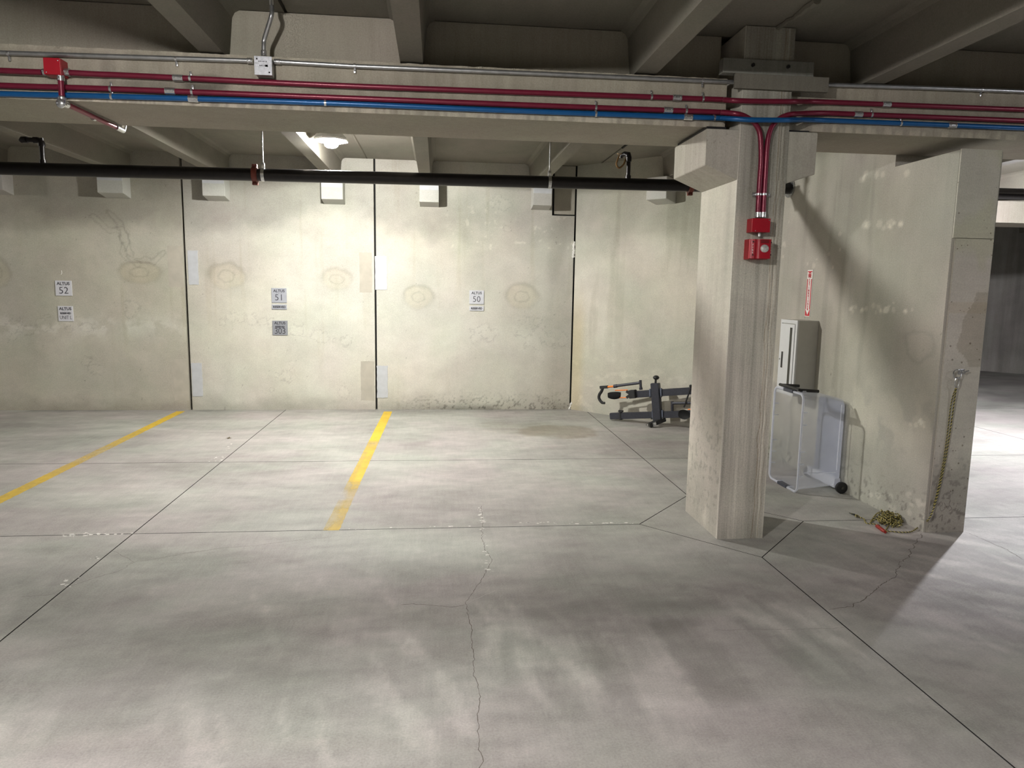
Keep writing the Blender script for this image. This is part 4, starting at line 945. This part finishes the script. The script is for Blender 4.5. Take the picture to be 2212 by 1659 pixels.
sign('stall_sign', ((1014, 627), (1045, 657)), .012, ALUM, 'light grey square stall sign numbered 50', [('ALTUS', .80, .045, .0012, 1.0, 1.02), ('V A I L', .65, .015, .0, 1, 1.4), ('50', .34, .106, -.0008, 1.0, 1.0)])
sign('reserved_sign', ((1014, 661), (1045, 671.5)), .010, ALUM, 'small pale RESERVED strip under the number 50 sign', [('RESERVED', .48, .035, .0016, .92, 1.0)])

# ================================================================== EXTINGUISHER SIGN AND CABINET
sy0, sy1, sz0, sz1 = 6.02, 6.108, 1.392, 1.803       # on the shear wall; the viewer's right is towards -Y
t = thing('extinguisher_sign', 'tall narrow red and white FIRE EXTINGUISHER arrow sign on the shear wall', 'sign', (XR, (sy0 + sy1) / 2, sz0))
box('sign_plate', (XR - .004, sy0, sz0), (XR, sy1, sz1), SIGNW, t)
xf = XR - .0045
def flat(name, pts, m): prism(name, [(xf, (sy0 + sy1) / 2 - a * .088, sz0 + b * (sz1 - sz0)) for a, b in pts], (-.0008, 0, 0), m, t)
flat('red_band', [(-.44, .975), (.44, .975), (.44, .955), (.30, .955), (0, .925), (-.30, .955), (-.44, .955)], SIGNR)
for s in (-1, 1): flat('red_band', [(s * .30, .81), (s * .44, .81), (s * .44, .015), (0, .015), (0, .03), (s * .42, .16), (s * .30, .16)], SIGNR)
text('FIRE', .050, (xf - .001, (sy0 + sy1) / 2, sz0 + .875 * (sz1 - sz0)), (0, -1, 0), (0, 0, 1), SIGNR, t, .0012, sx=.62)
for k, chh in enumerate('EXTINGUISHER'):
    text(chh, .027, (xf - .001, (sy0 + sy1) / 2, sz0 + (.79 - .0575 * k) * (sz1 - sz0)), (0, -1, 0), (0, 0, 1), SIGNR, t, .0010)
cy0, cy1, cz0, cz1, cxf = 5.862, 6.160, .70, 1.362, 3.105
t = thing('extinguisher_cabinet', 'white metal fire extinguisher cabinet with a narrow dark window on the shear wall', 'cabinet', (3.2, 6.0, cz0))
box('cabinet_body', (cxf, cy0, cz0), (XR, cy1, cz1), CABS, t, .003)
fr = setf = None
bm = bmesh.new(); fw = .030
for (a, b, c, d_) in ((cy0 - .001, cy1 + .001, cz1 - fw, cz1 + .001), (cy0 - .001, cy1 + .001, cz0 - .001, cz0 + fw), (cy0 - .001, cy0 + fw, cz0 + fw, cz1 - fw), (cy1 - .02, cy1 + .001, cz0 + fw, cz1 - fw)): ebox(bm, (cxf - .010, a, c), (cxf + .004, b, d_))
obj('cabinet_frame', bm, CABM, t)
door = box('door', (cxf - .014, cy0 + .036, cz0 + .036), (cxf - .002, cy1 - .012, cz1 - .036), CABM, t, .003)
box('window', (cxf - .0155, cy0 + .075, cz0 + .06), (cxf - .0135, cy0 + .113, cz1 - .065), GLASSD, door)
box('handle_recess', (cxf - .0155, cy0 + .215, cz0 + .23), (cxf - .0135, cy0 + .245, cz0 + .375), BLACKPL, door)
tube('lock', [(cxf - .014, cy0 + .268, cz0 + .305), (cxf - .019, cy0 + .268, cz0 + .305)], .008, ZINC, door)

# ================================================================== STORAGE TUB (standing on its end, open side to the left)
t = thing('storage_tub', 'clear plastic wheeled storage tub standing on its end against the shear wall', 'storage box', (3.03, 5.5, 0))
ya, yb_ = 5.275, 5.745; xo, xb_ = 2.875, 3.255; za, zb_ = .012, .800
def rrect(x, y0, y1, z0, z1, r, n=6):
    pts = []
    for (cy_, cz_, a0) in ((y1 - r, z1 - r, 0), (y0 + r, z1 - r, 90), (y0 + r, z0 + r, 180), (y1 - r, z0 + r, 270)):
        for k in range(n + 1):
            an = math.radians(a0 + 90 * k / n); pts.append(Vector((x, cy_ + r * math.cos(an), cz_ + r * math.sin(an))))
    return pts
bm = bmesh.new(); secs = [(xo, 0, .045), (xo + .05, .006, .045), (xb_ - .06, .020, .05), (xb_ - .015, .026, .05), (xb_, .040, .045)]
rg = [[bm.verts.new(p) for p in rrect(x, ya + i, yb_ - i, za + i * 1.6, zb_ - i * 1.6, r)] for x, i, r in secs]
n_ = len(rg[0])
for a, b in zip(rg[:-1], rg[1:]):
    for k in range(n_): bm.faces.new((a[k], a[(k + 1) % n_], b[(k + 1) % n_], b[k]))
obj('tub_wall', bm, TUBM, t, smooth=True)
bm = bmesh.new(); bm.faces.new([bm.verts.new(p) for p in rrect(xb_ - .004, ya + .04, yb_ - .04, za + .065, zb_ - .065, .045)]); bmesh.ops.solidify(bm, geom=bm.faces[:], thickness=.003); obj('tub_base', bm, TUBB, t)
# rolled rim
bm = bmesh.new(); ring = rrect(xo, ya - .006, yb_ + .006, za - .004, zb_ + .004, .05, 8); etube(bm, ring + [ring[0]], .009, 8); obj('rim', bm, TUBR, t, smooth=True)
for z in (.14, .24, .34, .56, .66):
    for y in (ya - .001, yb_ + .001): box('rib', (xo, y - .006, z - .003), (xo + .045, y + .006, z + .003), TUBR, t, .001)
for y in (5.42, 5.60): box('rib', (xo, y - .003, za - .004), (xo + .05, y + .003, za + .01), TUBR, t, .001)
box('rib', (xb_ - .045, ya + .015, za + .17), (xb_ - .041, ya + .022, zb_ - .08), TUBR, t); box('rib', (xo + .05, ya + .005, .165), (xb_ - .05, ya + .012, .169), TUBR, t)
for (z, s) in ((zb_ + .008, 1), (za - .0, -1)):      # latches on the short ends
    bm = bmesh.new(); ebox(bm, (xo - .014, 5.43, z - .016), (xo + .030, 5.58, z + .010), .004); obj('latch', bm, NAVYPL, t)
# telescopic handle folded over the upper end
bm = bmesh.new()
etube(bm, [(xo - .004, 5.66, zb_ + .034), (xo - .004, 5.33, zb_ + .034)], .012, 10); etube(bm, [(xo + .006, 5.34, zb_ + .030), (xo + .16, 5.34, zb_ + .022)], .013, 10); etube(bm, [(xo + .006, 5.65, zb_ + .030), (xo + .16, 5.65, zb_ + .022)], .013, 10)
obj('pull_handle', bm, BLACKPL, t, smooth=True)
for y in (5.34, 5.65): box('handle_bracket', (xo + .02, y - .016, zb_ - .002), (xo + .05, y + .016, zb_ + .028), TUBR, t, .003)
bm = bmesh.new(); ebox(bm, (xb_ - .055, ya + .02, .035), (xb_ + .0, yb_ - .02, .115), .01); obj('wheel_housing', bm, TUBB, t)
for y in (ya - .004, yb_ + .004):
    wz = .049; wxp = xb_ - .012; s = -1 if y < 5.5 else 1
    bm = bmesh.new(); etube(bm, [(wxp, y - .0, wz), (wxp, y + s * .003, wz), (wxp, y + s * .024, wz), (wxp, y + s * .028, wz)], [.044, .047, .047, .040], 26)
    wh = obj('wheel', bm, BLACKPL, t, smooth=True)
    bm = bmesh.new(); etube(bm, [(wxp, y + s * .026, wz), (wxp, y + s * .033, wz)], .012, 12); obj('wheel_hub', bm, GLASSD, wh, smooth=True)

# ================================================================== ANCHOR RING AND ROPE
q = W(2076, 803, YE)
t = thing('anchor_ring', 'steel ring bolted into the end face of the shear wall', 'ring', tuple(q))
bm = bmesh.new(); etube(bm, [q + Vector((0, .01, 0)), q + Vector((0, -.035, 0))], .007, 10); ebox(bm, q + Vector((-.022, -.004, -.018)), q + Vector((.022, .001, .018)), .002); etube(bm, [q + Vector((-.004, -.018, -.002)), q + Vector((.032, -.030, .010))], .0045, 8); obj('eye_bolt', bm, ZINC, t, smooth=True)
rc = W(2068, 808, YE - .03)
bm = bmesh.new(); ring = [rc + Vector((.029 * math.cos(k * math.pi / 10), .004 * math.sin(k), .029 * math.sin(k * math.pi / 10))) for k in range(21)]; etube(bm, ring, .004, 8); obj('ring', bm, ZINC, t, smooth=True)
def rope2(bm, path, rad=.0042, pitch=.030):
    P = [Vector(p) for p in path]; Q = [P[0]]
    for a, b in zip(P[:-1], P[1:]):
        m_ = max(1, int((b - a).length / .0045))
        for k in range(1, m_ + 1): Q.append(a.lerp(b, k / m_))
    s = 0; A_ = []; B_ = []; u = Vector((0, 0, 1)) if abs((Q[1] - Q[0]).normalized().z) < .9 else Vector((1, 0, 0))
    for i, q_ in enumerate(Q):
        tn = (Q[min(i + 1, len(Q) - 1)] - Q[max(0, i - 1)]); tn = tn.normalized() if tn.length > 1e-8 else Vector((1, 0, 0))
        u = (u - tn * u.dot(tn)); u = u.normalized() if u.length > 1e-6 else tn.orthogonal().normalized(); w_ = tn.cross(u)
        if i: s += (Q[i] - Q[i - 1]).length
        an = s / pitch * 2 * math.pi; o_ = (u * math.cos(an) + w_ * math.sin(an)) * rad * .62
        A_.append(q_ + o_); B_.append(q_ - o_)
    etube(bm, A_, rad * .80, 6, mi=0); etube(bm, B_, rad * .78, 6, mi=1)
t = thing('rope', 'yellow and black cord hanging from the ring down to a loose tangle on the floor', 'rope', (3.2, 4.4, 0))
top = W(2066, 836, YE - .028)
hang = [top, W(2061, 870, YE - .022), W(2051, 940, YE - .016), W(2041, 1000, YE - .014), W(2030, 1050, YE - .016), W(2018, 1095, YE - .02), W(2006, 1122, YE - .03)]
g1 = [G(1992, 1139), G(1972, 1149), G(1950, 1152), G(1925, 1150), G(1910, 1149)]
for g_ in g1: g_.z = .007
g1[0].z = .03
bm = bmesh.new(); rope2(bm, cat(hang + g1, 8), .0036, .024)
hang2 = [p + Vector((.010, .004, 0)) for p in hang[:5]]
obj('hanging_cord', bm, [YROPE, KROPE], t, smooth=True)
bm = bmesh.new(); rope2(bm, cat([top + Vector((.006, .01, 0))] + [p + Vector((-.012 + .004 * i, .010, 0)) for i, p in enumerate(hang[1:5])] + [hang[5] + Vector((0, .008, 0))], 8), .0030, .022); obj('hanging_cord', bm, [YROPE, KROPE], t, smooth=True)
bm = bmesh.new(); rnd = random.Random(12)
def pile(px0, py0, spanx, spany, n, zmax, seed):
    rnd = random.Random(seed); pts = []; a = rnd.random() * 6; cx_, cy_ = px0, py0
    for k in range(n):
        a += rnd.uniform(.7, 1.5) * (1 if (k // 9) % 2 else -1)
        if k % 5 == 0: cx_ = px0 + rnd.uniform(-1, 1) * spanx * .75; cy_ = py0 + rnd.uniform(-1, 1) * spany * .75
        p = G(cx_ + spanx * .42 * rnd.uniform(.5, 1.1) * math.cos(a), cy_ + spany * .5 * rnd.uniform(.5, 1.1) * math.sin(a))
        p.z = .005 + rnd.random() ** 1.5 * zmax; p.x = min(p.x, XR - .015); pts.append(p)
    return pts
rope2(bm, cat([G(1912, 1149) + Vector((0, 0, .006))] + pile(1915, 1130, 34, 9, 60, .035, 3) + pile(1925, 1124, 24, 10, 60, .055, 8) + pile(1935, 1133, 18, 6, 26, .02, 5), 6), .0035, .022)
rope2(bm, cat([G(1900, 1136) + Vector((0, 0, .006)), G(1885, 1134) + Vector((0, 0, .008)), G(1871, 1131) + Vector((0, 0, .005)), G(1866, 1122) + Vector((0, 0, .005)), G(1858, 1119) + Vector((0, 0, .005)), G(1852, 1115) + Vector((0, 0, .007)), G(1848, 1118) + Vector((0, 0, .016)), G(1851, 1119) + Vector((0, 0, .006)), G(1846, 1113) + Vector((0, 0, .006)), G(1838, 1112) + Vector((0, 0, .008))], 6), .0036, .022)
rope2(bm, cat([G(1880, 1131) + Vector((0, 0, .006)), G(1885, 1122) + Vector((0, 0, .006)), G(1893, 1113) + Vector((0, 0, .01)), G(1902, 1111) + Vector((0, 0, .02)), G(1912, 1114) + Vector((0, 0, .03))], 6), .0035, .022)
obj('cord_tangle', bm, [YROPE, KROPE], t, smooth=True)
bm = bmesh.new(); a, b = G(1893, 1139), G(1912, 1153); a.z = b.z = .012
etube(bm, [a, a.lerp(b, .06), a.lerp(b, .8), a.lerp(b, .86), b], [.008, .0125, .0125, .008, .010], 10); obj('handle', bm, REDH, t, 'dull red plastic handle', smooth=True)
bm = bmesh.new(); a = G(1846, 1114); b = G(1834, 1110); a.z = b.z = .008; etube(bm, [a, b], [.007, .002], 8); obj('cord_tip', bm, KROPE, t, smooth=True)
cc = W(2067, 826, YE - .03)
bm = bmesh.new(); pts = [cc + Vector((.014 * math.cos(k * math.pi / 8), 0, .036 * math.sin(k * math.pi / 8))) for k in range(17)]; etube(bm, pts, .0034, 8); obj('carabiner', bm, ZINC, t, smooth=True)

# ================================================================== BIKE RACK
RP = Vector((2.13, 8.50, 0)); RU = Vector((.80, -.65, 0)).normalized(); RN = Vector((RU.y, -RU.x, 0))
if RN.y > 0: RN = -RN
def B(px, py, off=0.0): return VP(px, py, RP + RN * off, RN)
t = thing('bike_rack', 'charcoal hitch mounted bike rack with orange accents leaning by the back corner', 'bike rack', (2.5, 8.2, 0))
def bar(bm, a, b, hw, dp, up=None):               # rectangular tube between two points
    a = Vector(a); b = Vector(b); d_ = (b - a).normalized(); n = RN.copy() if up is None else Vector(up); n = (n - d_ * n.dot(d_)).normalized(); s = d_.cross(n)
    vs = []
    for p in (a, b): vs.append([p + s * hw * i + n * dp * j for i, j in ((-1, -1), (1, -1), (1, 1), (-1, 1))])
    A_ = [bm.verts.new(p) for p in vs[0]]; B_ = [bm.verts.new(p) for p in vs[1]]
    fs = [bm.faces.new(A_), bm.faces.new(B_[::-1])] + [bm.faces.new((A_[i], B_[i], B_[(i + 1) % 4], A_[(i + 1) % 4])) for i in range(4)]
    bmesh.ops.bevel(bm, geom=list({e for f in fs for e in f.edges}), offset=min(hw, dp) * .16, segments=2, affect='EDGES')
k_ = 8.2 / 1534                                   # metres per pixel there
bm = bmesh.new(); bar(bm, B(1415.5, 827.5, .03), B(1421.3, 911, .03), 9.4 * k_, .035); obj('mast', bm, RACKM, t)
bm = bmesh.new(); bar(bm, B(1319, 898.6), B(1535, 892.8), 7.3 * k_, .03); obj('support_arm', bm, RACKM, t)
bm = bmesh.new(); bar(bm, B(1372, 851.8), B(1535, 841.4), 7.6 * k_, .03); obj('support_arm', bm, RACKM, t)
WELD = mat('grey_blue_steel_tab', (.13, .15, .20), .4, metal=.3)
for (x, y) in ((1404.5, 849.3), (1428, 848), (1410, 896), (1431, 895.2)):
    bm = bmesh.new(); bar(bm, B(x, y - 9.5, .032), B(x + .6, y + 9.5, .032), 1.5 * k_, .016); obj('mounting_tab', bm, WELD, t)
for (x, y) in ((1404.5, 858), (1407.5, 904), (1428, 857), (1431, 903)):
    bm = bmesh.new(); etube(bm, [B(x, y, .03), B(x, y, .06)], .012, 6); obj('bolt', bm, BLACKPL, t)
bm = bmesh.new(); c = B(1417.3, 815.6, .03); etube(bm, [B(1416, 828, .03), B(1416.6, 820, .03)], .013, 12); bmesh.ops.create_uvsphere(bm, u_segments=16, v_segments=10, radius=.034, matrix=Matrix.Translation(c) @ Matrix.Diagonal((1.1, 1.1, .8, 1))); obj('tilt_knob', bm, BLACKPL, t, smooth=True)
# folding hook arm, upper left
bm = bmesh.new(); etube(bm, [B(1383.2, 821, .02), B(1384.5, 841, .02)], .016, 12); etube(bm, [B(1384, 837, .02), B(1384.8, 842, .02)], .021, 12); obj('hook_arm_pivot', bm, RACKM, t, smooth=True)
bm = bmesh.new(); etube(bm, [B(1382, 827, .02), B(1330, 833.8, .02)], .0175, 12); etube(bm, [B(1333, 833.6, .02), B(1326, 834.6, .02)], .022, 12); obj('hook_arm', bm, RACKM, t, smooth=True)
tube('hook_slider', [B(1328, 834.5, .02), B(1310, 836, .02)], .0125, ORANGE, t, label='orange slider of the hook arm')
bm = bmesh.new(); bar(bm, B(1313, 835.8, .02), B(1296.5, 836.8, .02), 3.3 * k_, .02); etube(bm, cat([B(1302, 838, .02), B(1299.5, 845, .02), B(1295, 852, .02), B(1293.8, 859, .02), B(1297, 866, .02), B(1301.5, 870, .02), B(1306.5, 870.5, .02)], 5), [.019] * 20 + [.018] * 6 + [.015] * 5, 10); obj('wheel_hook', bm, RACKB, t, smooth=True)
# wheel tray on the upper arm: scoop, two orange rods, clamp
def scoop(cx_, cy_, rw, rh, open_=1):
    bm = bmesh.new(); rings = []
    for i in range(7):
        a = i / 6; r_ = rh * k_ * (.55 + .45 * math.sin(math.pi * (.15 + .7 * a)))
        c_ = B(cx_ + (a - .5) * 2 * rw, cy_, .03); ring = []
        for j in range(9):
            an = math.radians(-200 + 220 * j / 8); ring.append(bm.verts.new(c_ + Vector((0, 0, 1)) * math.sin(an) * r_ + RN * (math.cos(an)) * r_ * .5))
        rings.append(ring)
    for a_, b_ in zip(rings[:-1], rings[1:]):
        for j in range(8): bm.faces.new((a_[j], b_[j], b_[j + 1], a_[j + 1]))
    bmesh.ops.solidify(bm, geom=bm.faces[:], thickness=.006); return bm
obj('wheel_tray', scoop(1327, 851, 12.5, 12.5), RACKB, t, smooth=True)
for y in (842.8, 859): tube('tray_rod', [B(1329, y + .4, .03), B(1356, y - .3, .03)], .0065, ORANGE, t, 10, 'orange rod of the wheel tray')
bm = bmesh.new(); bar(bm, B(1360, 851.8, .03), B(1374, 850.8, .03), 9.4 * k_, .04); bar(bm, B(1353, 845, .045), B(1364, 852, .05), 3 * k_, .008); bar(bm, B(1353.5, 859, .045), B(1364, 851, .05), 3 * k_, .008); obj('tray_clamp', bm, RACKB, t)
# strap on the lower arm
bm = bmesh.new(); bar(bm, B(1341, 888, .0), B(1342, 906.5, .0), 2.2 * k_, .036); bar(bm, B(1337, 887.5, .02), B(1345.5, 888.5, .02), 1.7 * k_, .02); obj('wheel_strap', bm, RACKB, t)
# second hook arm and tray at the right, partly behind the column
bm = bmesh.new(); etube(bm, [B(1452, 867, .01), B(1452.3, 888, .01)], .016, 12); etube(bm, [B(1452, 871, .01), B(1525, 870.2, .01)], .0165, 12); obj('hook_arm', bm, RACKM, t, smooth=True)
bm = bmesh.new(); c = B(1477.5, 895.5, .075)
vs = []; ctr = bm.verts.new(c - RN * .03)
for j in range(18):
    an = 2 * math.pi * j / 18; vs.append(bm.verts.new(c + RU * math.cos(an) * 14 * k_ * (1 + .06 * math.cos(3 * an)) + Vector((0, 0, 1)) * math.sin(an) * 10.8 * k_))
for j in range(18): bm.faces.new((ctr, vs[j], vs[(j + 1) % 18]))
bmesh.ops.solidify(bm, geom=bm.faces[:], thickness=.008); obj('wheel_tray', bm, RACKB, t, smooth=True)
tube('tray_rod', [B(1486, 884.5, .05), B(1500, 884, .05)], .0065, ORANGE, t, 10, 'orange rod of the wheel tray')
bm = bmesh.new(); etube(bm, [B(1477.5, 880, .03), B(1492, 838, .03)], .010, 8); bmesh.ops.create_uvsphere(bm, u_segments=10, v_segments=8, radius=.018, matrix=Matrix.Translation(B(1492, 834, .03))); obj('release_lever', bm, RACKB, t, smooth=True)
# hitch tube on the floor
h0 = B(1436, 905, -.01); h1 = G(1402.5, 924); h1.z = .029; h0.z = max(h0.z, .04)
bm = bmesh.new(); bar(bm, h0, h1, .026, .026, (0, 0, 1)); obj('hitch_tube', bm, RACKB, t)
bm = bmesh.new(); e = (h1 - h0).normalized(); bar(bm, h1 - e * .002, h1 + e * .004, .021, .021, (0, 0, 1)); obj('hitch_opening', bm, GLASSD, t)
bm = bmesh.new(); s_ = e.cross(Vector((0, 0, 1))).normalized(); etube(bm, [h1 - e * .06 - s_ * .05, h1 - e * .06 + s_ * .05], .007, 8); etube(bm, cat([h1 - e * .06 + s_ * .05, h1 - e * .03 + s_ * .075, h1 + s_ * .07 - Vector((0, 0, .012)), h1 - e * .02 + s_ * .055 - Vector((0, 0, .02))], 4), .004, 6); obj('hitch_pin', bm, ZINC, t, smooth=True)
bm = bmesh.new(); bar(bm, h1 - e * .075 - s_ * .03, h1 - e * .03 - s_ * .03, .024, .003, s_); obj('hitch_plate', bm, ZINC, t)
# dry leaf
p = G(494, 947); bm = bmesh.new(); ctr = bm.verts.new((p.x, p.y, .010)); vs = []
for k, (r_, z_) in enumerate([(.035, .004), (.012, .003), (.026, .012), (.012, .003), (.034, .003), (.014, .010), (.024, .002), (.012, .003)]):
    an = k * math.pi / 4; vs.append(bm.verts.new((p.x + r_ * math.cos(an), p.y + r_ * math.sin(an) * 1.4, z_)))
for k in range(8): bm.faces.new((ctr, vs[k], vs[(k + 1) % 8]))
tag(obj('dry_leaf', bm, LEAFM), 'small dry brown leaf on the floor of the middle stall', 'leaf')
